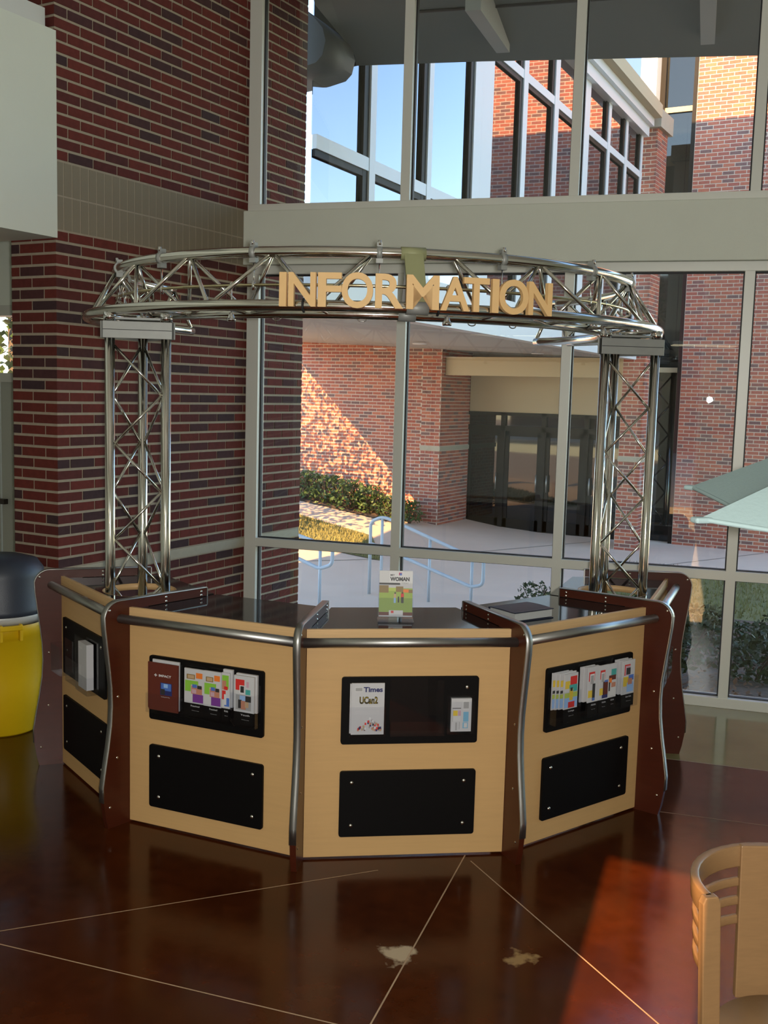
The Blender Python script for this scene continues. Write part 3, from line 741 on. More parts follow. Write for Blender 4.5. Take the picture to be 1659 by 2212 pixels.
# ---------------------------------------------------------------- magazine in an acrylic stand
MZ = 1.0205
mc = Vector((-2.232, 4.136, MZ)); mf = (Vector((0, 0, 0)) - mc); mf.z = 0; mf.normalize(); mf = (mf + rad(0) * .6).normalized(); mr = Vector((-mf.y, mf.x, 0))
tilt = (UP * math.cos(R(8)) - mf * math.sin(R(8))); nf = (mf * math.cos(R(8)) + UP * math.sin(R(8)))
stand = empty('leaflet_stand', mc, 'clear acrylic stand holding a magazine on the middle counter', 'stand')
g = G(); g.box(mc + UP * .002, (.165, .09, .004), (mr, mf, UP)); obj('base_plate', g, acry_m, stand)
g = G(); g.box(mc + UP * .012 - mf * .012 + tilt * .098, (.160, .003, .20), (mr, nf, tilt)); obj('back_plate', g, acry_m, stand)
g = G(); g.box(mc + UP * .012 + nf * .012 - mf * .012 + tilt * .045, (.160, .003, .088), (mr, nf, tilt)); g.box(mc + UP * .012 - mf * .006, (.160, .026, .003), (mr, nf, tilt)); obj('front_lip', g, acry_m, stand)
mo = mc + UP * .016 - mf * .012 + nf * .006
g = G(); g.box(mo + tilt * .1045, (.152, .006, .209), (mr, nf, tilt))
mag = tag(obj('magazine', g, white_p), 'WOMAN magazine with walkers on grass standing in the acrylic stand', 'magazine')
g = G(); names = []
def mq(x0, x1, y0, y1, c, k):
    if c not in names: names.append(c)
    P = lambda x, y: mo + mr * ((x - .5) * .152) + tilt * (y * .209) + nf * (.0034 + .0001 * k)
    g.quad(P(x0, y0), P(x1, y0), P(x1, y1), P(x0, y1), names.index(c))
for k, q in enumerate([(0, 1, .72, 1, 'lgrey'), (.3, 1, .74, .98, 'white'), (0, .62, .695, .735, 'dark'), (0, 1, .10, .62, 'grass'), (0, .28, .52, .68, 'tree'), (.28, .55, .56, .63, 'lime'), (.5, .72, .54, .66, 'tree'), (.72, .9, .53, .6, 'orange'), (.88, 1, .52, .59, 'tree'),
      (.44, .51, .41, .50, 'tan'), (.455, .505, .50, .53, 'dark'), (.44, .50, .30, .41, 'sky'), (.56, .60, .31, .44, 'dark'), (.65, .74, .41, .51, 'red'), (.66, .735, .30, .43, 'dark'), (.67, .72, .50, .54, 'brown'), (.58, .67, .90, .96, 'red'), (.60, .67, .90, .95, 'blue'), (.30, .72, .05, .14, 'lgrey'), (.36, .44, .08, .13, 'red'), (.0, .3, .03, .1, 'brown'), (.72, 1, .03, .1, 'brown')]): mq(*q, k)
for t, x0, x1, y0, y1, c, b_ in (('MY', .33, .46, .885, .925, 'dark', .02), ('WOMAN', .32, .90, .775, .865, 'dark', .05), ('TODAY', .66, .88, .715, .75, 'grey', .02)):
    if c not in names: names.append(c)
    put_text(g, t, mo + mr * ((x0 - .5) * .152) + tilt * (y0 * .209) + nf * .0062, mr, tilt, nf, (x1 - x0) * .152, (y1 - y0) * .209, names.index(c), 0, b_)
obj('cover_print', g, [C_[c] for c in names], mag, fixn=False)

# ---------------------------------------------------------------- book on the right counter
cov = mat('navy_book_cover', (.012, .016, .035), .45, bump=.15, bscale=300)
pg = mat('page_edges', (.42, .43, .42), .7, noise=.1, nscale=200, stretch=(1, 1, 8))
bz = 1.0205
bA, bB, bC_, bD = Vector((-1.897, 4.503, 0)), Vector((-1.712, 4.388, 0)), Vector((-1.704, 4.661, 0)), Vector((-1.869, 4.715, 0))
bc = (bA + bB + bC_ + bD) / 4; bx = ((bB - bA) + (bC_ - bD)).normalized(); by = Vector((-bx.y, bx.x, 0))
bk = empty('book', (bc.x, bc.y, bz), 'thick closed navy covered book lying on the right counter', 'book')
g = G(); g.box(bc + UP * (bz + .0225), (.172, .232, .033), (bx, by, UP)); obj('page_block', g, pg, bk)
g = G(); top = []
nx = 8
for a in range(nx + 1):
    x = -.092 + .184 * a / nx; zz = bz + .0395 + .004 * math.sin(math.pi * a / nx) + (.003 if a == nx else 0)
    top.append((x, zz))
poly = top + [(x, z + .0035) for x, z in top[::-1]]
g.prism(poly, bc, bx, UP, by, .244)
g.box(bc + UP * (bz + .002), (.184, .244, .0035), (bx, by, UP)); g.box(bc - bx * .0915 + UP * (bz + .021), (.004, .244, .040), (bx, by, UP)); obj('cover', g, cov, bk)

# ---------------------------------------------------------------- trash can
yel = mat('yellow_plastic', (.72, .46, .006), .38, noise=.08, nscale=6)
lid_m = mat('blue_grey_plastic', (.035, .042, .058), .45, bump=.1, bscale=250)
liner_m = mat('clear_grey_liner', (.55, .55, .52), .3)
tc = Vector((-4.945, 4.24, 0)); 
can = empty('trash_can', tc, 'yellow round trash can with a dark blue grey dome lid', 'trash can')
g = G(); g.lathe([(.0, .0), (.205, .0), (.215, .012), (.232, .30), (.243, .58), (.252, .59), (.252, .68), (.246, .685), (.236, .66), (.22, .3), (.2, .03), (.0, .03)], tc, 48); obj('barrel', g, yel, can)
g = G(); g.lathe([(.254, .668), (.258, .66), (.262, .69), (.268, .70), (.262, .722), (.252, .725), (.25, .69)], tc, 48); obj('bag_liner', g, liner_m, can)
g = G(); g.lathe([(.256, .705), (.268, .715), (.270, .745), (.262, .76), (.256, .93), (.250, .965), (.215, 1.015), (.13, 1.04), (.0, 1.045)], tc, 48); lid = obj('lid', g, lid_m, can)
for a in (-28, 152):
    d = Vector((math.cos(R(a)), math.sin(R(a)), 0)); t = Vector((-d.y, d.x, 0))
    g = G()
    for s_ in (-.055, .055): g.box(tc + d * .262 + t * s_ + UP * .625, (.045, .018, .10), (d, t, UP))
    g.box(tc + d * .275 + UP * .655, (.024, .13, .03), (d, t, UP)); obj('handle', g, yel, can, bevel=.006)
d = Vector((math.cos(R(-52)), math.sin(R(-52)), 0)); t = Vector((-d.y, d.x, 0))
g = G(); g.box(tc + d * .253 + UP * .632, (.003, .022, .036), (d, t, UP)); st_ = obj('sticker', g, white_p, can)

# ---------------------------------------------------------------- wooden chair
wood_m = mat('beech_wood', (.23, .13, .055), .42, noise=.12, nscale=7, stretch=(3, 3, 18))
wood_h = mat('beech_wood_long', (.23, .13, .055), .42, noise=.12, nscale=7, stretch=(8, 8, 30))
cc = Vector((-.30, 2.735, 0)); BA = 121.0
chair = empty('wooden_chair', cc, 'blond bentwood chair with curved slatted back in the foreground', 'chair')
def bent(name, a0, a1, z0, z1, r_=.228, th=.022, n=24, lean=.06, zc=.45, prof=0):
    g = G(); vs = []; 
    for k in range(n + 1):
        a = R(a0 + (a1 - a0) * k / n); d = Vector((math.cos(a), math.sin(a), 0))
        for (rr, z) in ((r_ - th / 2, z0), (r_ + th / 2, z0), (r_ + th / 2, z1), (r_ - th / 2, z1)):
            vs.append(cc + d * (rr + (z - zc) * lean) + UP * z)
    fs = [(k * 4 + q, k * 4 + (q + 1) % 4, k * 4 + 4 + (q + 1) % 4, k * 4 + 4 + q) for k in range(n) for q in range(4)]
    g.add(vs, fs, 0, True); g.add(vs[:4], [(0, 1, 2, 3)]); g.add(vs[-4:], [(3, 2, 1, 0)])
    return obj(name, g, wood_h, chair, bevel=.004)
SP = 103
bent('top_rail', BA - SP, BA + SP, .783, .842)
for (z0, z1) in ((.727, .751), (.675, .699), (.622, .647)): bent('back_slat', BA - SP + 3, BA + SP - 3, z0, z1, th=.014)
for a in (BA - SP, BA + SP):
    d = Vector((math.cos(R(a)), math.sin(R(a)), 0)); t = Vector((-d.y, d.x, 0))
    g = G(); prof = [(0, .0), (.45, 0), (.842, .0)]
    vs = []
    for (z, _) in ((0, 0), (.2, 0), (.45, 0), (.65, 0), (.825, 0), (.842, 0)):
        rr = .228 + (z - .45) * .06; w = .034 if z > .835 else .05
        for (q, s_) in ((-.012, -w / 2), (.012, -w / 2), (.012, w / 2), (-.012, w / 2)): vs.append(cc + d * (rr + s_) + t * q + UP * z)
    g.add(vs, [(k * 4 + q, k * 4 + (q + 1) % 4, k * 4 + 4 + (q + 1) % 4, k * 4 + 4 + q) for k in range(5) for q in range(4)] + [(3, 2, 1, 0), (20, 21, 22, 23)])
    obj('leg', g, wood_m, chair, bevel=.003)
d = Vector((math.cos(R(BA)), math.sin(R(BA)), 0)); t = Vector((-d.y, d.x, 0))
for (a_, w) in ((BA + 1, .115),):
    g = G()
    d = Vector((math.cos(R(a_)), math.sin(R(a_)), 0)); t = Vector((-d.y, d.x, 0))
    vs = []
    for z in (.42, .62, .845):
        rr = .222 + (z - .45) * .06
        for (q, s_) in ((-w / 2, -.012), (w / 2, -.012), (w / 2, .010), (-w / 2, .010)): vs.append(cc + d * (rr + s_ - .008) + t * q + UP * z)
    g.add(vs, [(k * 4 + q, k * 4 + (q + 1) % 4, k * 4 + 4 + (q + 1) % 4, k * 4 + 4 + q) for k in range(2) for q in range(4)] + [(3, 2, 1, 0), (8, 9, 10, 11)])
    obj('back_splat', g, wood_m, chair, bevel=.003)
fd = -Vector((math.cos(R(BA)), math.sin(R(BA)), 0))
sc_ = cc + fd * .035
g = G(); g.lathe([(.0, .425), (.19, .425), (.2, .432), (.2, .447), (.193, .455), (.0, .449)], sc_, 40); obj('seat', g, wood_m, chair)
for s_ in (-1, 1):
    sd = Vector((-fd.y, fd.x, 0)) * s_
    g = G(); g.tube([sc_ + fd * .15 + sd * .15, sc_ + fd * .13 + sd * .13 + UP * .43], [.014, .018], 12); obj('leg', g, wood_m, chair)
g = G(); g.tube([sc_ + fd * .14 + Vector((-fd.y, fd.x, 0)) * .14 + UP * .2, sc_ + fd * .14 - Vector((-fd.y, fd.x, 0)) * .14 + UP * .2], .01, 10); obj('stretcher', g, wood_m, chair)

# ---------------------------------------------------------------- patio umbrella indoors
cloth = mat('pale_green_canvas', (.34, .46, .46), .8, bump=.12, bscale=90)
uc = Vector((.144, 3.49, 0)); ur = 1.043; uz, ut = 1.75, 2.22
umb = empty('umbrella', uc, 'pale green canvas umbrella reaching in at the right edge', 'umbrella')
ua0 = math.degrees(math.atan2(3.77 - 3.49, -.86 - .144))
for k in range(6):
    a, b = R(ua0 + 60 * k), R(ua0 + 60 * (k + 1)); n = 10; vs = []
    for i in range(n + 1):
        f = i / n
        for j in range(n + 1):
            h = j / n
            pa = uc + Vector((math.cos(a), math.sin(a), 0)) * (ur * f); pb = uc + Vector((math.cos(b), math.sin(b), 0)) * (ur * f)
            p = pa.lerp(pb, h); sag = 4 * h * (1 - h)
            p = p + (uc - p) * (.15 * sag * f ** 2)
            z = ut - (ut - uz) * (f ** .93) - .035 * sag * f
            vs.append(Vector((p.x, p.y, z)))
    fs = [(i * (n + 1) + j, (i + 1) * (n + 1) + j, (i + 1) * (n + 1) + j + 1, i * (n + 1) + j + 1) for i in range(n) for j in range(n)]
    g = G(); g.add(vs, fs, 0, True); g.add([v - UP * .004 for v in vs], [f[::-1] for f in fs], 0, True)
    edge = [n * (n + 1) + j for j in range(n + 1)]
    g.tube([vs[q] - UP * .004 for q in edge], .007, 6)
    obj('canopy_panel', g, cloth, umb, fixn=False)
    g = G(); da = Vector((math.cos(a), math.sin(a), 0)); g.tube([uc + da * .03 + UP * (ut - .04), uc + da * (ur * .98) + UP * (uz - .012)], .006, 8); obj('rib', g, wood_m, umb)
    g = G(); tipp = uc + da * (ur - .012) + UP * (uz - .006); g.box(tipp, (.07, .035, .016), (da, Vector((-da.y, da.x, 0)), UP)); obj('rib_pocket', g, cloth, umb, bevel=.006)
g = G(); g.tube([uc + UP * .05, uc + UP * (ut + .08)], .019, 14); obj('pole', g, wood_m, umb)
g = G(); g.lathe([(0, 0), (.24, 0), (.24, .03), (.10, .06), (.03, .10), (.03, .30), (.0, .30)], uc, 32); obj('base', g, lid_m, umb)

# ================================================================ outside
conc_m = mat('pale_concrete', (.70, .54, .42), .9, noise=.12, nscale=1.3)
lawn_m = mat('dry_grass', (.17, .16, .055), .95, noise=.45, nscale=3.0, bump=.5, bscale=40)
mulch_m = mat('bark_mulch', (.13, .085, .06), .95, noise=.5, nscale=12, bump=1.0, bscale=30)
white_m = mat('white_metal', (.70, .72, .72), .4)
bronze_m = mat('dark_bronze_frame', (.018, .014, .011), .5, spec=.15)
soffit_m = mat('grey_soffit', (.36, .37, .36), .85)
canopy_m = mat('canopy_underside', (.13, .145, .135), .8)
stucco_m = mat('tan_stucco', (.52, .43, .28), .9)
def mirror_mat(name, c, rough=.02):
    return mat(name, c, rough, metal=1.0)
sky_glass = mirror_mat('reflective_blue_glass', (.24, .235, .285))
dark_glass = mat('dark_tinted_glass', (.006, .007, .007), .03, spec=.6)
def zg(s, d):
    z = -.12 - .73 * min(1, max(0, d) / 6.0)
    p = WP(s, d, 0)
    if p.x < -8.6: z += min(.62, (-8.6 - p.x) * .125) * min(1, max(0, (d - 5) / 3))
    return z
def patch(name, corners, mt, lift, n=10, m=10, label=None):
    """corners a,b,c,d in world xy, draped on the ground profile"""
    g = G(); vs = []
    a, b, c, d = [Vector((*p, 0)) for p in corners]
    for i in range(n + 1):
        for j in range(m + 1):
            p = a.lerp(b, j / m).lerp(d.lerp(c, j / m), i / n)
            q = p - WO; vs.append(Vector((p.x, p.y, zg(q.dot(WD), q.dot(WN)) + lift)))
    g.add(vs, [(i * (m + 1) + j, i * (m + 1) + j + 1, (i + 1) * (m + 1) + j + 1, (i + 1) * (m + 1) + j) for i in range(n) for j in range(m)], 0, True)
    o = obj(name, g, mt, fixn=False); struct(o, label); return o
def W2(s, d): p = WP(s, d, 0); return (p.x, p.y)
patch('ground', (W2(-16, .125), W2(16, .125), W2(16, 45), W2(-16, 45)), conc_m, 0, 60, 32, 'pale concrete forecourt and walks outside')
patch('lawn', ((-5.35, 14.0), (6, 15.6), (6, 19.6), (-5.2, 18.3)), lawn_m, .012, 8, 12, 'strip of grass outside the right windows')
patch('lawn_upper', ((-14, 14.6), (-8.7, 15.6), (-9.9, 17.3), (-15, 18.1)), lawn_m, .014, 8, 10, 'sunny strip of grass beside the upper walk')
patch('planting_bed', ((-5.0, 7.2), (5.0, 8.9), (6, 15.6), (-5.35, 14.0)), mulch_m, .012, 14, 14, 'mulched planting bed outside the right windows')
patch('mulch_strip', ((-15, 18.95), (-10.3, 18.95), (-10.3, 19.75), (-15, 19.75)), mulch_m, .02, 4, 10, 'mulch strip at the foot of the sunlit brick wall')
for a, b in (((-12, 17.6), (-11.2, 19.0)), ((-9.6, 14.0), (-6.4, 21.0)), ((-8.2, 9.5), (-5.6, 12.0)), ((-4.6, 18.5), (-3.4, 21.2))):
    gg = G(); n = 12; d = (Vector((*b, 0)) - Vector((*a, 0))).normalized(); pw = Vector((-d.y, d.x, 0)) * .012; L_, R_ = [], []
    for k in range(n + 1):
        p = Vector((*a, 0)).lerp(Vector((*b, 0)), k / n); q = p - WO; z = zg(q.dot(WD), q.dot(WN)) + .006
        L_.append(Vector((p.x, p.y, z)) + pw); R_.append(Vector((p.x, p.y, z)) - pw)
    gg.add(L_ + R_, [(k, k + 1, n + 1 + k + 1, n + 1 + k) for k in range(n)]); obj('walk_joint', gg, mat('walk_joint', (.28, .24, .21), .9), bpy.data.objects['ground'])

def far_bricks(g, o, ux, un, length, z0, z1, off=0, ch=.0715, bl=.214):
    o = Vector(o)
    for a, b, c, d in courses(length, z0, z1, ch, bl, off, .0165):
        g.box(o + ux * ((a + b) / 2) + UP * ((c + d) / 2) - un * .025, (b - a, .03, d - c), (ux, un, UP))
EX, EY = Vector((1, 0, 0)), Vector((0, 1, 0))
GZ = -.87
# ---- entrance building
eb = empty('entrance_building', (-8.5, 21.3, GZ), 'red brick building with recessed dark glass entrance doors across the forecourt', 'building')
g = G(); g.span((-16, 19.815, -1.0), (-9.757, 21.5, 3.2)); g.span((-10.19, 19.796, -1.0), (-9.757, 19.83, 3.2)); g.span((-5.94, 19.815, -1), (-5.517, 20.5, 7.2)); g.span((-9.8, 21.34, 1.6), (-5.9, 21.6, 3.2))
obj('wall_core', g, mortar_out, eb)
g = G()
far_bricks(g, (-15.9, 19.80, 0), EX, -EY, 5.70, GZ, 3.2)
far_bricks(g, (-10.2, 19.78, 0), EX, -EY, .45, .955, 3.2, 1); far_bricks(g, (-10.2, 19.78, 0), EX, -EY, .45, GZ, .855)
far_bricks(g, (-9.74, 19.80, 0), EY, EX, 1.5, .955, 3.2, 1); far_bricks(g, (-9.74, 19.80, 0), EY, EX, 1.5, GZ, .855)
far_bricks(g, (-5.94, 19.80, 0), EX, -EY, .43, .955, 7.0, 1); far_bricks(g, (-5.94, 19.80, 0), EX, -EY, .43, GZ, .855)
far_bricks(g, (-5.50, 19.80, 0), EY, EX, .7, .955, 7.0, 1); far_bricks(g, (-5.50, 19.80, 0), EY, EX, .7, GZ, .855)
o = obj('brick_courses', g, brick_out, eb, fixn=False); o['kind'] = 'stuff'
for (a, b) in (((-10.205, 19.775, .86), (-9.735, 19.9, .95)), ((-9.8, 19.9, .86), (-9.737, 21.3, .95)), ((-5.945, 19.785, .86), (-5.495, 20.5, .95))):
    g = G(); g.span(a, b); obj('stone_band', g, precast_m, eb)
g = G(); g.span((-6.0, 19.74, 7.0), (-5.44, 20.6, 7.32)); obj('pier_cap', g, precast_m, eb)
g = G(); g.span((-9.74, 21.22, 1.69), (-5.95, 21.34, 2.86)); obj('door_header', g, stucco_m, eb)
g = G(); g.span((-9.74, 19.95, 2.44), (-5.95, 20.15, 2.82)); obj('entry_beam', g, stucco_m, eb)
# door frames
g = G()
for x in (-9.83, -8.93, -8.0, -7.06, -6.15): g.span((x - .05, 21.2, GZ), (x + .05, 21.34, 1.69))
g.span((-9.83, 21.2, 1.62), (-6.1, 21.34, 1.69)); g.span((-9.83, 21.2, 1.29), (-6.1, 21.34, 1.40)); g.span((-9.83, 21.2, GZ - .02), (-6.1, 21.34, GZ + .03)); obj('entrance_frame', g, bronze_m, eb)
for (a, b) in ((-9.78, -8.98), (-8.88, -8.05), (-7.95, -7.11), (-7.01, -6.2)):
    g = G(); g.span((a, 21.26, 1.40), (b, 21.275, 1.62)); obj('transom_pane', g, dark_glass, eb)
    g = G(); g.span((a, 21.24, GZ + .03), (a + .09, 21.29, 1.29)); g.span((b - .09, 21.24, GZ + .03), (b, 21.29, 1.29)); g.span((a, 21.24, 1.18), (b, 21.29, 1.29)); g.span((a, 21.24, GZ + .03), (b, 21.29, GZ + .26)); lf = obj('door_leaf', g, bronze_m, eb)
    g = G(); g.span((a + .09, 21.258, GZ + .26), (b - .09, 21.27, 1.18)); obj('door_pane', g, dark_glass, lf)
    hx = b - .07 if a < -8.5 else a + .07
    g = G(); g.tube([(hx, 21.17, .02), (hx, 21.17, .38)], .016, 8); obj('pull_handle', g, steel_m, lf)
# soffit
g = G()
GA = Vector((-5.25, 10.37, 0)); GD = Vector((math.cos(R(93)), math.sin(R(93)), 0)); GN = Vector((GD.y, -GD.x, 0))
sp = [GA - GD * 2.6, GA + GD * 9.45, Vector((-5.9, 21.4, 0)), Vector((-14.9, 21.4, 0)), Vector((-13.9, 20.0, 0)), Vector((-9.9, 14.3, 0)), Vector((-5.75, 8.2, 0))]
zz = [2.80, 2.80, 2.80, 3.16, 3.14, 2.93, 2.82]
n = len(sp); g.add([p + UP * z for p, z in zip(sp, zz)] + [p + UP * 3.25 for p in sp], [tuple(range(n)), tuple(range(n, 2 * n))[::-1]] + [(k, (k + 1) % n, n + (k + 1) % n, n + k) for k in range(n)])
obj('soffit', g, soffit_m, eb)
for (x, y) in ((-9.6, 16.9), (-7.9, 15.2), (-7.2, 18.6)):
    g = G(); g.lathe([(0, -.01), (.11, -.01), (.12, 0)], (x, y, 2.84), 16); obj('downlight', g, white_m, eb)

# ---- glazed walkway on the upper floor
gw = empty('glazed_walkway', GA + GD * 4 + UP * 2.8, 'white framed glazed upper walkway reflecting sky and brick', 'building')
def GP_(l, off, z): return GA + GD * l + GN * off + UP * z
def gbox(g, l0, l1, o0, o1, z0, z1): g.box(GP_((l0 + l1) / 2, (o0 + o1) / 2, (z0 + z1) / 2), (l1 - l0, o1 - o0, z1 - z0), (GD, GN, UP))
L0, L1 = -2.6, 9.25
g = G(); gbox(g, L0, L1, -.08, .10, 2.78, 3.24); obj('fascia', g, white_m, gw)
VM = [(-1.62, -1.50, .03), (-.31, -.20, .03), (.95, 1.54, .03), (2.60, 2.77, .03), (3.90, 4.09, .03), (5.25, 5.66, .03), (6.76, 6.92, .03), (7.92, 8.07, .03), (9.07, 9.2, .03)]
for a, b, dp in VM:
    g = G(); gbox(g, a, b, -.02, dp, 3.24, 7.0); obj('mullion', g, white_m, gw)
    g = G(); gbox(g, a - .10, a - .002, -.012, .012, 3.24, 7.0); obj('mullion_shade_strip', g, bronze_m, gw)  # dark strip colours in the shaded side of the mullion
for (z0, z1) in ((4.10, 4.22), (6.06, 6.17)):
    g = G(); gbox(g, L0, L1, -.02, .025, z0, z1); obj('transom_rail', g, white_m, gw)
    g = G(); gbox(g, L0, L1, -.012, .010, z0 - .06, z0 - .002); obj('transom_reveal', g, bronze_m, gw)
ed = [L0] + [v for a, b, _ in VM for v in (a, b)] + [L1]
for k in range(0, len(ed) - 1, 2):
    if ed[k + 1] - ed[k] < .1: continue
    for (z0, z1) in ((3.24, 4.10), (4.22, 6.06), (6.17, 6.82)):
        g = G(); gbox(g, ed[k], ed[k + 1], -.03, -.022, z0, z1); obj('pane', g, sky_glass, gw)
g = G(); gbox(g, L0, L1, -.06, .12, 6.80, 6.98); gbox(g, L0, L1, -.06, .20, 6.98, 7.12); obj('head_band', g, white_m, gw)
g = G(); gbox(g, L0, L1, -2.0, .34, 7.12, 7.34); obj('coping', g, stucco_m, gw)

# ---- brick building on the right
rb = empty('brick_building', (-3.5, 21.3, GZ), 'tall red brick building with sunlit top on the right', 'building')
g = G(); g.span((-5.2, 21.315, -1), (-1.75, 24, 11.0)); obj('wall_core', g, mortar_out, rb)
g = G(); far_bricks(g, (-5.2, 21.30, 0), EX, -EY, 3.45, GZ, 10.9, 0, .073, .225); far_bricks(g, (-5.2, 21.32, 0), EY, -EX, .6, GZ, 10.9, 1, .073, .225)
o = obj('brick_courses', g, brick_out, rb, fixn=False); o['kind'] = 'stuff'
g = G(); g.span((-3.98, 21.25, GZ), (-1.75, 21.29, 11.0))
g = G(); g.span((-5.92, 21.62, -.87), (-5.22, 21.66, 11)); obj('tall_window', g, dark_glass, rb)
g = G(); g.span((-5.99, 21.5, -.87), (-5.88, 21.7, 11)); g.span((-5.29, 21.35, -.87), (-5.20, 21.7, 11)); obj('window_jamb', g, bronze_m, rb)
for z in (2.6, 5.0, 7.7, 9.05):
    g = G(); g.span((-5.9, 21.56, z), (-5.28, 21.66, z + .1)); obj('window_rail', g, stucco_m, rb)
g = G(); g.span((-6.9, 21.7, 7.3), (-5.95, 22.4, 11)); obj('upper_wall', g, brick_out, rb)
g = G(); g.span((-6.30, 21.2, 7.72), (-5.98, 21.7, 11)); obj('sunlit_column', g, white_m, rb)
for z in (7.5, 9.2):
    g = G(); g.span((-8, 21.6, z), (-6.3, 21.69, z + .1)); obj('window_rail', g, stucco_m, rb)
g = G(); g.span((-8, 21.66, 7.35), (-6.3, 21.69, 11)); obj('upper_pane', g, sky_glass, rb)

# ---- canopy roof over the upper window
cn = empty('entrance_canopy', (-2, 8.5, 5.0), 'dark underside of the curved edge roof canopy above the upper window', 'canopy')
cz = 5.0
cpts = [(-4.70, 7.13), (-4.93, 7.95), (-5.05, 8.30), (-5.19, 8.56), (-4.1, 8.91), (-1.94, 9.71), (6.5, 12.6), (6.5, 9.1), (-4.5, 6.72)]
prof = [(0, 0), (.02, .10), (.10, .24), (.24, .36), (.5, .44)]
base = [Vector((*p, 0)) for p in cpts]; cen = sum(base, Vector()) / len(base)
g = G(); rings = []
for (ins, h) in prof:
    ring = []
    for k, p in enumerate(base):
        f = ins if 1 <= k <= 6 else 0
        dv = Vector((.25, -1, 0)).normalized()
        ring.append(p + dv * f + UP * (cz + h))
    rings.append(ring)
n = len(base)
g.add(rings[0], [tuple(range(n))]); g.add(rings[-1], [tuple(range(n))[::-1]])
for a, b in zip(rings[:-1], rings[1:]): g.add(a + b, [(k, (k + 1) % n, n + (k + 1) % n, n + k) for k in range(n)], 0, True)
obj('roof_slab', g, canopy_m, cn)
for (a, b) in (((-3.30, 7.0), (-3.74, 8.56)), ((-1.75, 7.3), (-2.15, 9.05)), ((.6, 7.8), (.2, 9.6)), ((2.9, 8.3), (2.5, 10.3))):
    a, b = Vector((*a, 0)), Vector((*b, 0)); d = (b - a).normalized(); t = Vector((-d.y, d.x, 0))
    g = G(); w = .055; P = [a + t * w, b + t * w, b - t * w, a - t * w]
    g.add([p + UP * (4.995) for p in P] + [P[0] + UP * 4.72, P[1] + UP * 4.93, P[2] + UP * 4.93, P[3] + UP * 4.72], [(0, 1, 2, 3), (7, 6, 5, 4), (0, 4, 5, 1), (1, 5, 6, 2), (2, 6, 7, 3), (3, 7, 4, 0)]); obj('canopy_beam', g, soffit_m, cn)
g = G(); g.tube([(-4.05, 7.55, 4.99), (6.4, 10.2, 4.99)], .012, 6); obj('soffit_joint', g, gasket_m, cn)
# rounded end of the next canopy, just past the brick wall end
g = G(); poly = [(-5.6, 4.62), (-5.06, 4.665), (-4.90, 4.69), (-4.84, 4.74), (-4.81, 4.85), (-4.84, 4.95), (-4.92, 5.04), (-5.07, 5.16), (-5.6, 5.3)]
vs = [Vector((x, 7.45, z)) for x, z in poly] + [Vector((x - .05, 8.0, z)) for x, z in poly]; n = len(poly)
g.add(vs, [tuple(range(n)), tuple(range(n, 2 * n))[::-1]]); g.add(vs, [(k, (k + 1) % n, n + (k + 1) % n, n + k) for k in range(n)], 0, True)
tag(obj('canopy_end', g, mat('dark_canopy_end', (.045, .05, .055), .6)), 'dark rounded roof end beside the outer brick wall', 'canopy')

# ---- handrails
pipe_m = mat('pale_blue_pipe', (.50, .56, .62), .4)
def round_path(pts, r_=.07, n=5):
    out = [Vector(pts[0])]
    for k in range(1, len(pts) - 1):
        p = Vector(pts[k]); a = (Vector(pts[k - 1]) - p); b = (Vector(pts[k + 1]) - p); rr = min(r_, a.length * .45, b.length * .45)
        A, B = p + a.normalized() * rr, p + b.normalized() * rr
        for q in range(n + 1):
            t = q / n; out.append(A * (1 - t) ** 2 + p * 2 * t * (1 - t) + B * t * t)
    out.append(Vector(pts[-1])); return out
def gz(x, y): q = Vector((x, y, 0)) - WO; return zg(q.dot(WD), q.dot(WN))
def handrail(y, pts, posts, label):
    h = empty('handrail', (pts[0][0], y, gz(pts[0][0], y)), label, 'handrail')
    g = G(); g.tube(round_path([(x, y, z) for x, z in pts]), .024, 10); obj('rail_loop', g, pipe_m, h)
    for (x, z) in posts:
        g = G(); g.tube([(x, y, gz(x, y)), (x, y, z)], .021, 10); obj('post', g, pipe_m, h)
handrail(13, [(-7.46, gz(-7.46, 13)), (-7.46, .20), (-7.30, .275), (-7.2, .275), (-5.80, -.17), (-5.68, -.17), (-5.68, -.52), (-5.85, -.565), (-7.2, -.18), (-7.46, -.11)], [(-7.27, .27), (-6.5, .055), (-5.85, -.16)], 'pale blue pipe handrail descending behind the middle counter')
handrail(11, [(-8.3, .5), (-7.4, .23), (-6.95, .13), (-6.85, .11), (-6.85, -.10), (-7.04, -.17), (-7.4, -.06), (-8.3, .20)], [(-7.03, .14), (-8.25, .48)], 'pale blue pipe handrail end beside the outer brick wall')

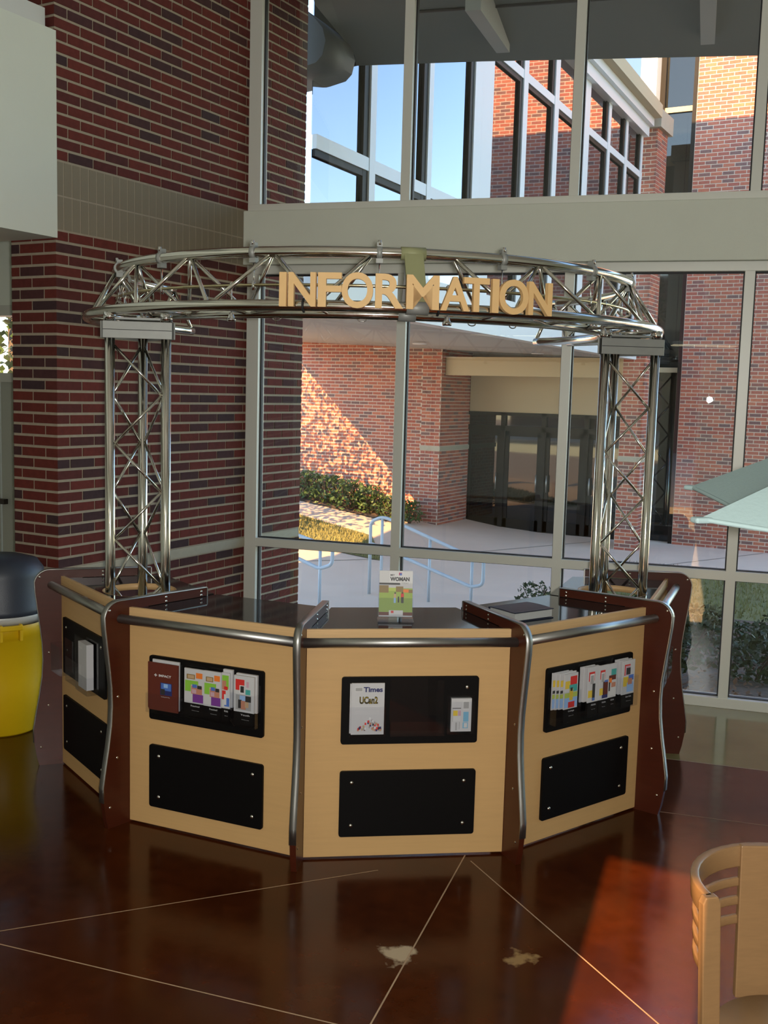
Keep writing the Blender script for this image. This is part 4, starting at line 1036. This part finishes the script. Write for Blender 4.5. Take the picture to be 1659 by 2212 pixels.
# ---- shrubs
leaf_g = mat('shrub_leaf_green', (.055, .095, .022), .6, noise=.5, nscale=6)
leaf_d = mat('shrub_leaf_dark', (.045, .060, .020), .65, noise=.6, nscale=7)
leaf_o = mat('shrub_leaf_olive', (.11, .10, .035), .7, noise=.5, nscale=5)
stem_m = mat('shrub_stem', (.09, .06, .04), .9)
def shrub_meshes(tagn, mt, n, w, h, leaf, seed):
    rs = random.Random(seed); g = G()
    for k in range(n):
        a = rs.uniform(0, 2 * math.pi); rr = rs.random() ** .5; zz_ = rs.random()
        prof_ = .45 + .55 * math.sin(math.pi * min(1, .25 + .7 * zz_))
        p = Vector((rr * math.cos(a) * w * prof_, rr * math.sin(a) * w * prof_, h * (.08 + .92 * zz_)))
        d = Vector((rs.uniform(-1, 1), rs.uniform(-1, 1), rs.uniform(-.2, 1))).normalized(); s_ = d.cross(Vector((rs.uniform(-1, 1), rs.uniform(-1, 1), rs.uniform(-1, 1)))).normalized()
        l = leaf * rs.uniform(.7, 1.3)
        g.add([p, p + d * l * .5 + s_ * l * .24, p + d * l, p + d * l * .5 - s_ * l * .24], [(0, 1, 2, 3)])
    me = bpy.data.meshes.new('foliage'); me.from_pydata(g.v, [], g.f); me.materials.append(mt)
    g2 = G()
    for k in range(7):
        a = rs.uniform(0, 6.28); g2.tube([(0, 0, -.05), (w * .3 * math.cos(a), w * .3 * math.sin(a), h * .4), (w * .6 * math.cos(a + .3), w * .6 * math.sin(a + .3), h * .85)], .008, 5)
    m2 = bpy.data.meshes.new('stems'); m2.from_pydata(g2.v, [], g2.f); m2.materials.append(stem_m)
    return me, m2
SH = [shrub_meshes('a', leaf_g, 420, .34, .50, .085, 1), shrub_meshes('b', leaf_g, 420, .38, .46, .085, 2), shrub_meshes('c', leaf_d, 520, .36, .42, .075, 3), shrub_meshes('d', leaf_o, 360, .30, .36, .075, 4), shrub_meshes('e', leaf_d, 240, .34, .5, .085, 5)]
def shrub(x, y, v, s_, label, group, rz=0):
    o = empty('shrub', (x, y, gz(x, y)), label, 'shrub', group)
    for nm, me in zip(('foliage', 'stems'), SH[v]):
        c = bpy.data.objects.new(nm, me); col.objects.link(c); c.parent = o; c.scale = (s_, s_, s_); c.rotation_euler = (0, 0, rz)
rs = random.Random(11)
hedge = [(-13.3, 0, 1.15), (-12.75, 1, 1.25), (-12.2, 0, 1.2), (-11.65, 1, 1.3), (-11.1, 0, 1.15), (-10.55, 1, 1.0), (-10.15, 0, .9)]
for k, (x, v, s_) in enumerate(hedge):
    shrub(x, 19.3, v, s_, '%s green shrub from the left in the row along the sunlit brick wall' % ('first', 'second', 'third', 'fourth', 'fifth', 'sixth', 'last')[k], 'shrubs along the sunlit wall', rs.uniform(0, 6))
for k, (x, y) in enumerate(((-5.0, 13.2), (-4.55, 12.6), (-4.2, 11.8))):
    shrub(x, y, 4, .8, '%s sparse shrub at the corner of the planting bed' % ('left', 'middle', 'right')[k], 'shrubs at the bed corner', rs.uniform(0, 6))
bedp = []
for k in range(400):
    x = rs.uniform(-3.6, 1.0); y0 = 7.6 + (x + 4) * .22; y = rs.uniform(y0 + .45, 13.6)
    if len(bedp) >= 26 or any((x - a) ** 2 + (y - b) ** 2 < .72 ** 2 for a, b in bedp): continue
    bedp.append((x, y))
    shrub(x, y, rs.choice((2, 2, 3, 4)), rs.uniform(.8, 1.1), 'low dark shrub in the planting bed behind the right glass', 'shrubs in the planting bed', rs.uniform(0, 6))
# dry grass blades
def blades(name, n, region, h, mt, label, seed):
    r2 = random.Random(seed); g = G()
    a, b, c, d = [Vector((*p, 0)) for p in region]
    for k in range(n):
        u, v = r2.random(), r2.random(); p = a.lerp(b, u).lerp(d.lerp(c, u), v); z = gz(p.x, p.y) + .01
        an = r2.uniform(0, 6.28); t = Vector((math.cos(an), math.sin(an), 0)) * .012; hh = h * r2.uniform(.5, 1.3)
        tip = Vector((p.x + r2.uniform(-.03, .03), p.y + r2.uniform(-.03, .03), z + hh)); p = Vector((p.x, p.y, z))
        g.add([p - t, p + t, tip], [(0, 1, 2)])
    o = obj(name, g, mt, fixn=False); o['kind'] = 'stuff'; o['label'] = label; o['category'] = 'grass'
blade_m = mat('dry_grass_blade', (.20, .185, .065), .9, noise=.5, nscale=2)
blades('grass', 9000, ((-5.3, 14.1), (3, 15.2), (3, 19.0), (-5.2, 18.2)), .07, blade_m, 'dry yellow green grass outside the right windows', 5)
blades('grass', 6000, ((-14, 14.7), (-8.8, 15.6), (-10, 17.2), (-14.5, 18.0)), .07, blade_m, 'sunlit yellow green grass beside the upper walk', 6)
litter = mat('leaf_litter', (.20, .11, .07), .9, noise=.6, nscale=9)
g = G(); r2 = random.Random(9)
for k in range(7000):
    x = r2.uniform(-4.8, 2.5); y = r2.uniform(7.2 + (x + 4.8) * .22 + .3, 14.2); z = gz(x, y) + .02
    d = Vector((r2.uniform(-1, 1), r2.uniform(-1, 1), r2.uniform(-.1, .5))).normalized(); s_ = d.cross(Vector((0, 0, 1))).normalized(); l = r2.uniform(.03, .075); p = Vector((x, y, z))
    g.add([p, p + d * l * .5 + s_ * l * .3, p + d * l, p + d * l * .5 - s_ * l * .3], [(0, 1, 2, 3)])
o = obj('leaf_litter', g, litter, fixn=False); o['kind'] = 'stuff'; o['label'] = 'brown fallen leaves over the planting bed'; o['category'] = 'leaves'

# ---- unseen tree added to break up sunlight on the far wall
bark = mat('tree_bark', (.10, .075, .055), .95)
rt_ = random.Random(21); tb = Vector((-10.9, 9.6, -.5))
tree = empty('tree', tb, 'unseen added tree that dapples the far wall with shade', 'tree')
g = G(); g.tube([tb, tb + UP * 2.2 + EX * .1, tb + UP * 5.6], [.14, .11, .05], 10)
for k in range(8):
    a = k * .8; g.tube([tb + UP * (2.0 + .4 * k), tb + UP * (3.2 + .4 * k) + Vector((math.cos(a), math.sin(a), 0)) * 1.2], [.05, .015], 6)
obj('trunk', g, bark, tree)
g = G()
for k in range(6500):
    v = Vector((rt_.gauss(0, 1), rt_.gauss(0, 1), rt_.gauss(0, 1))).normalized() * (rt_.random() ** .4)
    p = tb + UP * 5.3 + Vector((v.x * 2.6, v.y * 1.7, v.z * 3.0)); d = Vector((rt_.uniform(-1, 1), rt_.uniform(-1, 1), rt_.uniform(-1, 1))).normalized(); s_ = d.cross(UP).normalized(); l = rt_.uniform(.09, .17)
    g.add([p, p + d * l * .5 + s_ * l * .35, p + d * l, p + d * l * .5 - s_ * l * .35], [(0, 1, 2, 3)])
obj('foliage', g, leaf_g, tree, fixn=False)

# ---- street side behind the viewer; block added to keep sky out of reflections
g = G(); g.span((-40, -46, -.3), (40, YB - .2, -.13)); struct(obj('ground_street', g, conc_m), 'pale street paving behind the building')
g = G(); g.span((-30, -34, -.13), (34, -30, 10.5)); struct(obj('sky_block_wall', g, brick_out), 'unseen brick block added to keep bright sky out of the window reflections')
